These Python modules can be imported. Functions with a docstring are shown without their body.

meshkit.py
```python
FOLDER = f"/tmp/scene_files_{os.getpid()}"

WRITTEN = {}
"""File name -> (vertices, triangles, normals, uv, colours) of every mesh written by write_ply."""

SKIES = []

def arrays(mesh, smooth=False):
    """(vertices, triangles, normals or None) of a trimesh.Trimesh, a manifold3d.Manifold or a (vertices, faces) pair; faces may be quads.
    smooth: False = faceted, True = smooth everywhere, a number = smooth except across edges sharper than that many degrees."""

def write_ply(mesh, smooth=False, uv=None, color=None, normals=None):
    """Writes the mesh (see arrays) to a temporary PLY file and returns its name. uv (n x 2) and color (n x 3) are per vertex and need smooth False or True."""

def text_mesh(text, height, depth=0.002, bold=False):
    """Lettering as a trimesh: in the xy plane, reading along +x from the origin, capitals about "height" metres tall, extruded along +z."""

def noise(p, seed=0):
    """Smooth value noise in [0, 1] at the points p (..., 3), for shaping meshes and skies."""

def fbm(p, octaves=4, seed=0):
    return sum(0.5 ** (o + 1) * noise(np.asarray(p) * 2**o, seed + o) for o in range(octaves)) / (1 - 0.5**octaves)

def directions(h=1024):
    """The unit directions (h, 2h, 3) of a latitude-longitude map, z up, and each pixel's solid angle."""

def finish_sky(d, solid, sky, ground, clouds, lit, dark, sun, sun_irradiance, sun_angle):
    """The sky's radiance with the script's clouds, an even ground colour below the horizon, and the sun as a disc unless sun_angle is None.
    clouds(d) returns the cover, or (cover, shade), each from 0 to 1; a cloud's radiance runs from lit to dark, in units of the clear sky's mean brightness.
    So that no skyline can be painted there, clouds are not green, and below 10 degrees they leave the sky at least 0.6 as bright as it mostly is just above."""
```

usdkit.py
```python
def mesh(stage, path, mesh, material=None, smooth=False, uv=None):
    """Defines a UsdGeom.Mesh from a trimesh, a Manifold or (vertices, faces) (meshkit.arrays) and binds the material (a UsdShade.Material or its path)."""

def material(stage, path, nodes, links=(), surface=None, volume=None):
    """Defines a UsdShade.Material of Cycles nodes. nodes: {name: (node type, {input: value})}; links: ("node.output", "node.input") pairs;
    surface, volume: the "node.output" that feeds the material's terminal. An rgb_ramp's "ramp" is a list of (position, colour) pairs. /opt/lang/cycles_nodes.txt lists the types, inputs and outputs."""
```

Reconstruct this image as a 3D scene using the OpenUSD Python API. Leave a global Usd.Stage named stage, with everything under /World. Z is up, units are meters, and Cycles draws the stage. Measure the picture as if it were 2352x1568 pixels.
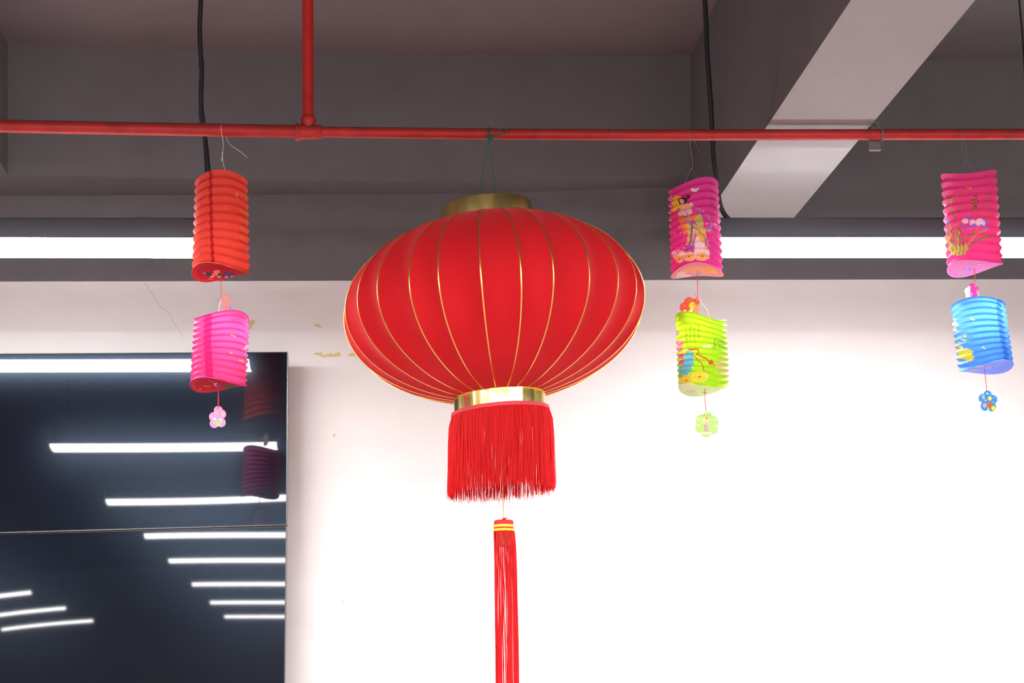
import math, random
import numpy as np, trimesh, shapely, usdkit
from shapely.geometry import Polygon, LineString, Point
from shapely import affinity
from pxr import Usd, UsdGeom, UsdShade, UsdLux, Gf, Sdf, Vt

# ------------------------------------------------------------------ stage, camera, exposure
stage = Usd.Stage.CreateInMemory()
UsdGeom.SetStageUpAxis(stage, 'Z'); UsdGeom.SetStageMetersPerUnit(stage, 1.0)
UsdGeom.Xform.Define(stage, '/World'); UsdGeom.Scope.Define(stage, '/World/Looks')
EYE, F, CU, CV = 1.5, 4100.0, 815.0, 1709.0          # eye height; lens in picture widths/2352; vanishing point of the room's depth
cam = UsdGeom.Camera.Define(stage, '/World/Camera')
cam.AddTranslateOp().Set(Gf.Vec3d(0, 0, EYE)); cam.AddRotateXOp().Set(90.0)
cam.CreateHorizontalApertureAttr(36.0); cam.CreateVerticalApertureAttr(24.0)
cam.CreateFocalLengthAttr(36.0 * F / 2352)
cam.CreateHorizontalApertureOffsetAttr((1176 - CU) / 2352 * 36.0)
cam.CreateVerticalApertureOffsetAttr((CV - 784) / 2352 * 36.0)
cam.CreateFStopAttr(6.3); cam.CreateFocusDistanceAttr(5.2)
cam.CreateExposureAttr(1.22)
LAMP = 30.0                                            # radiance of the lamps' diffusers: the room has no other light
LAMP_COLOUR = (1.0, 0.985, 0.985)

dP, dW, dLAMP, dTV = 5.33, 6.70, 5.65, 6.53           # depths: pipe and lanterns, back wall, wall lamps, screens
S = dP / F                                             # metres per picture pixel at the lanterns
rng = np.random.default_rng(7)


def W(u, v, d=dP):
    """The point of the room measured at photo pixel (u, v) and depth d."""
    return np.array([(u - CU) * d / F, d, EYE + (CV - v) * d / F])


# ------------------------------------------------------------------ materials
def mat(name, nodes, links=(), surface='p.BSDF'):
    return usdkit.material(stage, '/World/Looks/' + name, nodes, links, surface=surface)


def paint(name, col, rough=0.7, var=0.06, scale=6, bump=0.15, **kw):
    c = np.array(col)
    return mat(name, {'g': ('texture_coordinate', {}), 'n': ('noise_texture', {'scale': scale, 'detail': 6, 'roughness': 0.6}),
                      'r': ('rgb_ramp', {'ramp': [(0.3, tuple(c * (1 - var))), (0.7, tuple(np.minimum(c * (1 + var), 1)))]}),
                      'n2': ('noise_texture', {'scale': 220, 'detail': 3}), 'b': ('bump', {'strength': bump, 'distance': 0.002}),
                      'p': ('principled_bsdf', {'roughness': rough, **kw})},
               [('g.object', 'n.vector'), ('g.object', 'n2.vector'), ('n.fac', 'r.fac'), ('r.color', 'p.base_color'), ('n2.fac', 'b.height'), ('b.normal', 'p.normal')])


def plain(name, col, rough=0.5, **kw):
    return mat(name, {'p': ('principled_bsdf', {'base_color': col, 'roughness': rough, **kw})})


M = {}
GREY = (0.132, 0.126, 0.131)
M['grey_paint'] = paint('grey_paint', GREY)
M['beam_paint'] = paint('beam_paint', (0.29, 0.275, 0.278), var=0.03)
M['ceiling_paint'] = paint('ceiling_paint', (0.165, 0.132, 0.137), var=0.05, scale=2)
# back wall: grey paint above a masked line, white below
zl, zslope = W(0, 646.5, dW)[2], (646.5 - 641.0) * (dW / F) / (2352 * dW / F)
M['wall_back'] = mat('wall_back', {
    'g': ('geometry', {}), 's': ('separate_xyz', {}), 'm1': ('math', {'math_type': 'multiply', 'value2': zslope}),
    'm2': ('math', {'math_type': 'subtract'}), 'n': ('noise_texture', {'scale': 9, 'detail': 5}), 'n3': ('math', {'math_type': 'multiply', 'value2': 0.0015}),
    'm4': ('math', {'math_type': 'add'}), 'm3': ('math', {'math_type': 'greater_than', 'value2': zl + 0.0 + (CU * dW / F) * zslope + 0.0008}),
    'r': ('rgb_ramp', {'ramp': [(0.3, (0.745, 0.725, 0.715)), (0.7, (0.77, 0.75, 0.74))]}),
    'q': ('rgb_ramp', {'ramp': [(0.3, tuple(x * 0.95 for x in GREY)), (0.7, tuple(x * 1.06 for x in GREY))]}),
    'x': ('mix', {}), 'n2': ('noise_texture', {'scale': 160, 'detail': 3}), 'b': ('bump', {'strength': 0.12, 'distance': 0.002}),
    'p': ('principled_bsdf', {'roughness': 0.75})},
    [('g.position', 's.vector'), ('s.x', 'm1.value1'), ('s.z', 'm2.value1'), ('m1.value', 'm2.value2'), ('g.position', 'n.vector'), ('n.fac', 'n3.value1'),
     ('m2.value', 'm4.value1'), ('n3.value', 'm4.value2'), ('m4.value', 'm3.value1'), ('n.fac', 'r.fac'), ('n.fac', 'q.fac'), ('m3.value', 'x.fac'),
     ('r.color', 'x.color1'), ('q.color', 'x.color2'), ('x.color', 'p.base_color'), ('g.position', 'n2.vector'), ('n2.fac', 'b.height'), ('b.normal', 'p.normal')])
M['room_wall'] = paint('room_wall', (0.50, 0.48, 0.47), var=0.03)
M['floor'] = paint('floor', (0.34, 0.24, 0.225), rough=0.5, var=0.15, scale=2)
M['red_pipe'] = mat('red_pipe', {
    'g': ('texture_coordinate', {}), 'n': ('noise_texture', {'scale': 14, 'detail': 8, 'roughness': 0.7}), 'w': ('noise_texture', {'scale': 60, 'detail': 4}),
    'r': ('rgb_ramp', {'ramp': [(0.28, (0.27, 0.015, 0.013)), (0.5, (0.42, 0.016, 0.014)), (0.72, (0.46, 0.024, 0.02))]}),
    'k': ('rgb_ramp', {'ramp': [(0.0, (0, 0, 0)), (0.73, (0, 0, 0)), (0.77, (0.7, 0.7, 0.7))]}), 'x': ('mix', {'color2': (0.32, 0.27, 0.25)}),
    # dust on the pipe's upper side, tinted dark to paint in its shade
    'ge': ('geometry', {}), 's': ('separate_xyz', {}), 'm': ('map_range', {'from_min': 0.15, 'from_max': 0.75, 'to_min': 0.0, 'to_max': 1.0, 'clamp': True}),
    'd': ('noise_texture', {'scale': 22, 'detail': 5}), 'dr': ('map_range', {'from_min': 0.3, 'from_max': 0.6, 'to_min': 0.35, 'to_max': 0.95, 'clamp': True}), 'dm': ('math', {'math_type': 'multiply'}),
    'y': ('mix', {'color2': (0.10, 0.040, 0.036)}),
    'b': ('bump', {'strength': 0.3, 'distance': 0.001}), 'p': ('principled_bsdf', {'roughness': 0.45, 'specular_ior_level': 0.4})},
    [('g.object', 'n.vector'), ('g.object', 'w.vector'), ('n.fac', 'r.fac'), ('w.fac', 'k.fac'), ('k.color', 'x.fac'), ('r.color', 'x.color1'),
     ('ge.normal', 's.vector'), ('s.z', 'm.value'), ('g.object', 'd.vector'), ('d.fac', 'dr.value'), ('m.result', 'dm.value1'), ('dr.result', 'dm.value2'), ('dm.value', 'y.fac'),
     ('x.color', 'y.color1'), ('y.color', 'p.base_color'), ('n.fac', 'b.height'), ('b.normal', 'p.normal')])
M['steel'] = plain('steel', (0.17, 0.155, 0.16), 0.55, metallic=0.2)
M['wire'] = plain('wire', (0.62, 0.62, 0.62), 0.35, metallic=0.9)
M['white_wire'] = plain('white_wire', (0.75, 0.76, 0.78), 0.4)
M['grey_wire'] = plain('grey_wire', (0.14, 0.14, 0.15), 0.5)
M['grey_wire2'] = plain('dull_wire', (0.30, 0.30, 0.31), 0.5)
M['black_cable'] = plain('black_cable', (0.012, 0.012, 0.018), 0.5)
M['housing'] = plain('housing', (0.06, 0.062, 0.072), 0.5)
M['end_cap'] = plain('end_cap', (0.5, 0.5, 0.5), 0.5)
M['diffuser'] = mat('diffuser', {'e': ('emission', {'color': LAMP_COLOUR, 'strength': LAMP})}, surface='e.emission')
M['fabric'] = mat('red_velvet', {
    'g': ('texture_coordinate', {}), 'n': ('noise_texture', {'scale': 900, 'detail': 2}), 'n2': ('noise_texture', {'scale': 5, 'detail': 3}),
    'r': ('rgb_ramp', {'ramp': [(0.3, (0.57, 0.012, 0.018)), (0.7, (0.65, 0.016, 0.023))]}), 'b': ('bump', {'strength': 0.25, 'distance': 0.0006}),
    'p': ('principled_bsdf', {'roughness': 0.85, 'specular_ior_level': 0.15, 'sheen_weight': 0.42, 'sheen_roughness': 0.4, 'sheen_tint': (1.0, 0.25, 0.27)}),
    't': ('translucent_bsdf', {'color': (0.9, 0.03, 0.035)}), 'x': ('mix_closure', {'fac': 0.24})},
    [('g.object', 'n.vector'), ('g.object', 'n2.vector'), ('n2.fac', 'r.fac'), ('r.color', 'p.base_color'), ('n.fac', 'b.height'), ('b.normal', 'p.normal'), ('p.BSDF', 'x.closure1'), ('t.BSDF', 'x.closure2')], surface='x.closure')
M['gold_trim'] = plain('gold_trim', (0.86, 0.60, 0.16), 0.32, metallic=1.0)
M['gold_foil'] = mat('gold_foil', {
    'g': ('texture_coordinate', {}), 'mp': ('mapping', {'scale': (9, 9, 2)}), 'n': ('noise_texture', {'scale': 3, 'detail': 4}), 'b': ('bump', {'strength': 0.45, 'distance': 0.004}),
    'p': ('principled_bsdf', {'base_color': (0.80, 0.64, 0.22), 'metallic': 1.0, 'roughness': 0.2})},
    [('g.object', 'mp.vector'), ('mp.vector', 'n.vector'), ('n.fac', 'b.height'), ('b.normal', 'p.normal')])
M['fringe'] = mat('fringe_thread', {
    'g': ('geometry', {}), 'r': ('rgb_ramp', {'ramp': [(0, (0.82, 0.026, 0.032)), (1, (0.96, 0.065, 0.07))]}),
    'p': ('principled_bsdf', {'roughness': 0.6, 'specular_ior_level': 0.25}), 't': ('translucent_bsdf', {'color': (0.98, 0.07, 0.075)}), 'x': ('mix_closure', {'fac': 0.45})},
    [('g.random_per_island', 'r.fac'), ('r.color', 'p.base_color'), ('p.BSDF', 'x.closure1'), ('t.BSDF', 'x.closure2')], surface='x.closure')
M['fringe_tape'] = plain('fringe_tape', (0.60, 0.05, 0.07), 0.8)
M['tassel_wrap'] = plain('tassel_wrap', (0.62, 0.022, 0.026), 0.7)
M['yellow_band'] = plain('yellow_band', (0.85, 0.66, 0.03), 0.5)
M['yellow_cord'] = plain('yellow_cord', (0.78, 0.62, 0.2), 0.6)
M['beige_tube'] = plain('beige_tube', (0.62, 0.36, 0.14), 0.7)
M['green_cord'] = plain('green_cord', (0.012, 0.13, 0.085), 0.4)
M['red_cord'] = plain('red_cord', (0.62, 0.03, 0.03), 0.7)
M['tape_residue'] = paint('tape_residue', (0.62, 0.52, 0.24), rough=0.5, var=0.1, scale=30)
M['crack'] = plain('crack', (0.60, 0.575, 0.56), 0.9)
M['screen'] = mat('screen_glass', {
    'p': ('principled_bsdf', {'base_color': (0.002, 0.003, 0.006), 'roughness': 0.15, 'specular_ior_level': 0.15, 'specular_tint': (0.55, 0.72, 1.0), 'coat_weight': 0.7, 'coat_roughness': 0.02, 'coat_ior': 1.42, 'coat_tint': (0.93, 0.96, 1.0)})})
M['bezel'] = plain('bezel', (0.015, 0.015, 0.017), 0.35)
M['bezel_line'] = plain('bezel_line', (0.35, 0.35, 0.36), 0.3, metallic=0.8)


def printed(name, trans):
    return mat(name, {'a': ('attribute', {'attribute': 'Cd'}), 'd': ('principled_bsdf', {'roughness': 0.55, 'specular_ior_level': 0.3}), 't': ('translucent_bsdf', {}), 'x': ('mix_closure', {'fac': trans})},
               [('a.color', 'd.base_color'), ('a.color', 't.color'), ('d.BSDF', 'x.closure1'), ('t.BSDF', 'x.closure2')], surface='x.closure')


M['paper'] = printed('printed_paper', 0.35)
M['card'] = printed('printed_card', 0.15)
M['thin_card'] = printed('thin_printed_card', 0.42)


# ------------------------------------------------------------------ things, parts, tags
used = {}


def numbered(path):
    n = used.get(path, -1) + 1
    used[path] = n
    return path if n == 0 else f'{path}_{n:03d}'


def tag(p, **kw):
    p = p.GetPrim() if hasattr(p, 'GetPrim') else p
    for k, v in kw.items():
        if v:
            p.SetCustomDataByKey(k, v)
    return p


def thing(name, label, category, loc=(0, 0, 0), rot=(0, 0, 0), group=None, order='XYZ'):
    x = UsdGeom.Xform.Define(stage, numbered('/World/' + name))
    x.AddTranslateOp().Set(Gf.Vec3d(*map(float, loc)))
    if any(rot):
        x.AddRotateXYZOp().Set(Gf.Vec3f(*map(float, rot)))
    tag(x, label=label, category=category, group=group)
    return x.GetPrim()


def obj(name, mesh, m, parent=None, smooth=False, col=None, loc=None, kind=None, label=None):
    base = str(parent.GetPath()) if parent else '/World'
    if loc is not None:
        v, f = (np.array(mesh.vertices), np.array(mesh.faces)) if hasattr(mesh, 'vertices') else (np.array(mesh[0], float), np.array(mesh[1]))
        mesh = (v - np.array(loc, float), f)
    g = usdkit.mesh(stage, numbered(f'{base}/{name}'), mesh, M[m], smooth=smooth)
    if col is not None:
        UsdGeom.PrimvarsAPI(g).CreatePrimvar('Cd', Sdf.ValueTypeNames.Color3fArray, 'vertex').Set(Vt.Vec3fArray.FromNumpy(np.asarray(col, np.float32)))
    if kind or label:
        tag(g, kind=kind, label=label)
    return g.GetPrim()


def struct(name, mesh, m, **kw):
    p = obj(name, mesh, m, **kw); p.SetCustomDataByKey('kind', 'structure'); return p


def copy(root, loc, label=None, group=None, rotz=0):
    was = root.GetCustomData()
    name = str(root.GetPath()).split('/')[-1]
    name = name[:-4] if name[-4:-3] == '_' and name[-3:].isdigit() else name
    r = thing(name, label or was['label'], was['category'], loc, (0, 0, rotz), group or was.get('group'))
    r.GetReferences().AddInternalReference(root.GetPath()); r.SetInstanceable(True)
    return r


# ------------------------------------------------------------------ meshes
def box(a, b):
    a, b = np.minimum(a, b), np.maximum(a, b)
    m = trimesh.creation.box(b - a); m.apply_translation((np.array(a) + b) / 2); return m


def cat(ms):
    vs, fs, n = [], [], 0
    for m in ms:
        v, f = (m.vertices, m.faces) if hasattr(m, 'vertices') else m
        f = np.asarray(f)
        if f.shape[1] == 4:
            f = np.vstack([f[:, [0, 1, 2]], f[:, [0, 2, 3]]])
        vs.append(np.asarray(v)); fs.append(f + n); n += len(v)
    return np.vstack(vs), np.vstack(fs)


def smooth_path(p, n=8):
    """Catmull-Rom through the points."""
    p = np.asarray(p, float)
    if len(p) < 3:
        return p
    q = np.vstack([2 * p[0] - p[1], p, 2 * p[-1] - p[-2]])
    out = []
    for i in range(1, len(q) - 2):
        for t in np.linspace(0, 1, n, endpoint=False):
            a, b, c, d = q[i - 1:i + 3]
            out.append(0.5 * (2 * b + (c - a) * t + (2 * a - 5 * b + 4 * c - d) * t * t + (3 * b - a - 3 * c + d) * t ** 3))
    return np.vstack(out + [p[-1]])


def tube(points, radius, sides=8, caps=True):
    p = np.asarray(points, float)
    t = np.gradient(p, axis=0); t /= np.linalg.norm(t, axis=1, keepdims=True) + 1e-12
    ref = np.array([0, 1.0, 0]) if abs(t[0] @ [0, 1, 0]) < 0.9 else np.array([1.0, 0, 0])
    A = []
    for k in range(len(p)):
        a = ref - (ref @ t[k]) * t[k]; a /= np.linalg.norm(a); A.append(a); ref = a
    A = np.array(A); B = np.cross(t, A)
    ang = np.arange(sides) * 2 * np.pi / sides
    r = np.broadcast_to(radius, (len(p),))[:, None, None]
    v = (p[:, None] + r * (np.cos(ang)[None, :, None] * A[:, None] + np.sin(ang)[None, :, None] * B[:, None])).reshape(-1, 3)
    i, j = np.meshgrid(np.arange(len(p) - 1), np.arange(sides), indexing='ij')
    k = (j + 1) % sides
    q = np.stack([i * sides + j, i * sides + k, (i + 1) * sides + k, (i + 1) * sides + j], -1).reshape(-1, 4)
    f = np.vstack([q[:, [0, 1, 2]], q[:, [0, 2, 3]]])
    if caps:
        n = len(v); v = np.vstack([v, p[0], p[-1]]); j = np.arange(sides); k = (j + 1) % sides; e = (len(p) - 1) * sides
        f = np.vstack([f, np.stack([np.full(sides, n), k, j], 1), np.stack([np.full(sides, n + 1), e + j, e + k], 1)])
    return v, f


def lathe(profile, sides=64, axis='z', closed=False):
    """Turns (r, z) points about z."""
    p = np.asarray(profile, float); ang = np.arange(sides) * 2 * np.pi / sides
    v = np.stack([p[:, 0][:, None] * np.cos(ang), p[:, 0][:, None] * np.sin(ang), np.broadcast_to(p[:, 1][:, None], (len(p), sides))], -1).reshape(-1, 3)
    n = len(p) if closed else len(p) - 1
    i, j = np.meshgrid(np.arange(n), np.arange(sides), indexing='ij'); k = (j + 1) % sides; ii = (i + 1) % len(p)
    q = np.stack([i * sides + j, i * sides + k, ii * sides + k, ii * sides + j], -1).reshape(-1, 4)
    f = np.vstack([q[:, [0, 1, 2]], q[:, [0, 2, 3]]])
    if axis == 'x':
        v = v[:, [2, 0, 1]]
    return v, f


def grid(nu, nv, closed=False):
    """Faces of a (nu rows, nv columns) vertex grid."""
    cols = nv if closed else nv - 1
    i, j = np.meshgrid(np.arange(nu - 1), np.arange(cols), indexing='ij'); k = (j + 1) % nv
    q = np.stack([i * nv + j, i * nv + k, (i + 1) * nv + k, (i + 1) * nv + j], -1).reshape(-1, 4)
    return np.vstack([q[:, [0, 1, 2]], q[:, [0, 2, 3]]])


def prism(poly, thick, place):
    """A shapely polygon extruded by thick; place maps (x, y, z) rows to the room."""
    m = trimesh.creation.extrude_polygon(poly, thick, engine='earcut')
    return place(np.array(m.vertices)), np.array(m.faces)


# ------------------------------------------------------------------ the room
XR, YB = 7.0, -12.0
zC = W(0, 126, 6.55)[2]                                 # slab soffit between the beams
zC2 = W(0, 138, 6.70)[2]                                # the next bay
wall_back = struct('wall_back', box((-XR, dW, 0), (XR, dW + 0.2, 4.3)), 'wall_back')
struct('wall_left', box((-XR - 0.2, YB, 0), (-XR, dW, 4.3)), 'room_wall')
struct('wall_right', box((XR, YB, 0), (XR + 0.2, dW, 4.3)), 'room_wall')
struct('wall_front', box((-XR, YB - 0.2, 0), (XR, YB, 4.3)), 'room_wall')
struct('floor', box((-XR, YB, -0.2), (XR, dW, 0)), 'floor')
xb1, xb2, zb = 1.848 * 0.667, 1.848 * 0.834, EYE + 1.848
struct('ceiling', box((-XR, YB, zC), (xb1 + 0.1, dW, 4.3)), 'ceiling_paint')
struct('ceiling', box((xb1 + 0.1, YB, zC2), (XR, dW, 4.3)), 'grey_paint')
b = struct('ceiling_beam', box((xb1, YB, zb + 0.002), (xb2, dW, zC)), 'grey_paint')
b.SetCustomDataByKey('label', 'deep ceiling beam with pale underside crossing the upper right')
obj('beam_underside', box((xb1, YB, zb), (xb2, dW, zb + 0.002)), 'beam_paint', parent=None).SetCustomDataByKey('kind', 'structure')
xl, zlb = -1.2545, EYE + 2.058
struct('ceiling_beam', box((xl - 0.32, YB, zlb), (xl, 6.45, zC)), 'grey_paint')
# the shallow cross beam over the wall, its face not quite parallel to it
cb = [(xl - 0.3, 6.43, 2.058), (xl, 6.45, 2.058), (-0.7, 6.50, 2.060), (-0.15, 6.535, 2.062), (0.5, 6.55, 2.066), (0.95, 6.55, 2.082), (xb1 + 0.05, 6.55, 2.093)]
v = []
for x, y, z in cb:
    v += [(x, y, EYE + z), (x, y, zC + 0.05), (x, dW, zC + 0.05), (x, dW, EYE + z)]
f = [(a * 4 + k, a * 4 + (k + 1) % 4, a * 4 + 4 + (k + 1) % 4, a * 4 + 4 + k) for a in range(len(cb) - 1) for k in range(4)]
struct('cross_beam', (np.array(v), np.array(f)), 'grey_paint')
# hairline crack on the white wall
cr = smooth_path([W(331, 648, dW - 0.0004), W(352, 678, dW - 0.0004), W(366, 702, dW - 0.0004), W(386, 716, dW - 0.0004), W(402, 745, dW - 0.0004), W(424, 777, dW - 0.0004)], 5)
obj('crack', tube(cr, 0.0009, 4), 'crack', wall_back)

# ------------------------------------------------------------------ pendant lamps
LL = 1.235
zLAMP = W(0, 545, dLAMP - 0.1)[2] - 0.002                      # underside of the housings


def lamp_parts(t):
    prof = [(-0.030, 0.084), (0.030, 0.084), (0.034, 0.080), (0.066, 0.012), (0.093, 0.003), (0.093, -0.002), (-0.093, -0.002), (-0.093, 0.003), (-0.066, 0.012), (-0.034, 0.080)]
    h = trimesh.creation.extrude_polygon(Polygon(prof), LL - 0.03, engine='earcut')
    hv = np.array(h.vertices)[:, [2, 0, 1]] - [(LL - 0.03) / 2, 0, 0]
    obj('housing', (hv, np.array(h.faces)), 'housing', t)
    a = np.radians(np.linspace(-190, 10, 33)); ell = np.stack([0.100 * np.cos(a), 0.0195 * np.sin(a) - 0.001], 1)
    xs = np.linspace(-(LL - 0.04) / 2, (LL - 0.04) / 2, 2)
    dv = np.array([(x, p[0], p[1]) for x in xs for p in ell])
    obj('diffuser', (dv, grid(2, len(ell))[:, ::-1]), 'diffuser', t, smooth=True)
    capp = Polygon([(-0.034, 0.086), (0.034, 0.086), (0.070, 0.014), (0.102, 0.004)] + [(0.102 * math.cos(q), 0.0215 * math.sin(q) - 0.001) for q in np.radians(np.linspace(0, -180, 25))] + [(-0.102, 0.004), (-0.070, 0.014)])
    for s in (-1, 1):
        c = trimesh.creation.extrude_polygon(capp, 0.018, engine='earcut')
        cv = np.array(c.vertices)[:, [2, 0, 1]]; cv[:, 0] += -LL / 2 if s < 0 else LL / 2 - 0.018
        obj('end_cap', (cv, np.array(c.faces)), 'end_cap', t)


def straight_cables(t):
    for s in (-1, 1):
        obj('cable', tube([(s * (LL / 2 - 0.1), 0, 0.083), (s * (LL / 2 - 0.1), 0, zC - zLAMP)], 0.004, 6), 'black_cable', t)


# the two lamps in front of the back wall
xA = -0.412 - LL / 2
lA = thing('pendant_light', 'lit linear pendant light running off the left edge behind the red paper lantern', 'light', (xA, dLAMP, zLAMP), (0, 0, 0.5), 'pendant lights before the back wall')
lamp_parts(lA)
pts = [(461, -200), (462, -60), (461, 0), (458.5, 60), (460, 110), (463, 160), (461.5, 220), (463, 262), (468, 300), (474, 345), (478, 395), (481, 450), (483, 503)]
loc = np.array([xA, dLAMP, zLAMP])
path = smooth_path([W(u, v_, dLAMP) - loc for u, v_ in pts], 6)
obj('cable', tube(path, 0.0078, 8), 'black_cable', lA, smooth=True)
pts2 = [(462, 262), (466, 300), (469.5, 345), (472, 395), (475, 450), (478, 503)]
obj('thin_cable', tube(smooth_path([W(u, v_, dLAMP) - loc for u, v_ in pts2], 6), 0.003, 6), 'black_cable', lA)
for v0, v1 in ((18, 26), (140, 158), (255, 281)):
    q = path[(CV - (path[:, 2] + zLAMP - EYE) * F / dLAMP > v0) & (CV - (path[:, 2] + zLAMP - EYE) * F / dLAMP < v1)]
    if len(q) > 1:
        obj('cable_tape', tube(q, 0.0092, 8), 'black_cable', lA)
obj('cable', tube([(-0.5, 0, 0.083), (-0.5, 0, zC - zLAMP)], 0.006, 6), 'black_cable', lA)
obj('wire_curl', tube(smooth_path([W(296, 503, dLAMP) - loc, W(318, 497, dLAMP) - loc, W(342, 496, dLAMP) - loc, W(364, 503, dLAMP) - loc], 6), 0.0011, 5), 'grey_wire', lA)

xC = 1.05 + LL / 2
lC = thing('pendant_light', 'lit linear pendant light running off the right edge behind the two pink paper lanterns', 'light', (xC, dLAMP, zLAMP), (0, 0, 0), 'pendant lights before the back wall')
lamp_parts(lC)
loc = np.array([xC, dLAMP, zLAMP])
pts = [(1612, -200), (1616, -60), (1619, 0), (1622, 60), (1624, 120), (1629, 190), (1634, 260), (1637, 330), (1640, 372), (1646, 410), (1649, 440), (1654, 470), (1664, 492), (1678, 508)]
path = smooth_path([W(u, v_, dLAMP) - loc for u, v_ in pts], 6)
obj('cable', tube(path, 0.0078, 8), 'black_cable', lC, smooth=True)
obj('thin_cable', tube(smooth_path([W(u, v_, dLAMP) - loc for u, v_ in ((2327, -200), (2341, 0), (2349, 90), (2357, 250), (2366, 506))], 5), 0.0028, 6), 'black_cable', lC)
obj('wire_curl', tube(smooth_path([W(1795, 505, dLAMP) - loc, W(1822, 501, dLAMP) - loc, W(1842, 501, dLAMP) - loc, W(1851, 507, dLAMP) - loc], 6), 0.0013, 5), 'grey_wire', lC)

# the rows over the room behind, seen as streaks in the black screens, with an unseen fill column added
rows = [3.60, 1.48, -0.32, -2.15, -4.4, -6.65, -8.85]
GR = 'pendant lights reflected in the screens'
streak = {(0, 0): 'middle of the three long streaks across the upper black screen', (1, 0): 'lowest long streak across the upper black screen'}
for k, word in enumerate(('first', 'second', 'third', 'fourth', 'fifth')):
    streak[(2 + k, 0)] = word + ' right hand streak down the lower black screen'
for k, word in enumerate(('highest', 'middle', 'lowest')):
    streak[(4 + k, 1)] = word + ' left hand streak in the lower black screen'
room_lamp = thing('pendant_light', 'pendant light seen as the ' + streak[(0, 0)], 'light', (-1.62 + LL / 2, rows[0], zLAMP), group=GR)
lamp_parts(room_lamp); straight_cables(room_lamp)
OUT = ('unseen linear pendant light over the room behind the picture', 'pendant lights behind the picture')  # also serves the column added for fill light
for r, y in enumerate(rows):
    for c, x in enumerate((-1.62, -4.49, 1.05, 4.1, -0.2)):
        if (r, c) == (0, 0) or (c == 4 and y > 3):        # fifth column: unseen lamps added to fill front light, none in first row
            continue
        said = streak.get((r, c))
        copy(room_lamp, (x + LL / 2, y, zLAMP), *(('pendant light seen as the ' + said, GR) if said else OUT))

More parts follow.
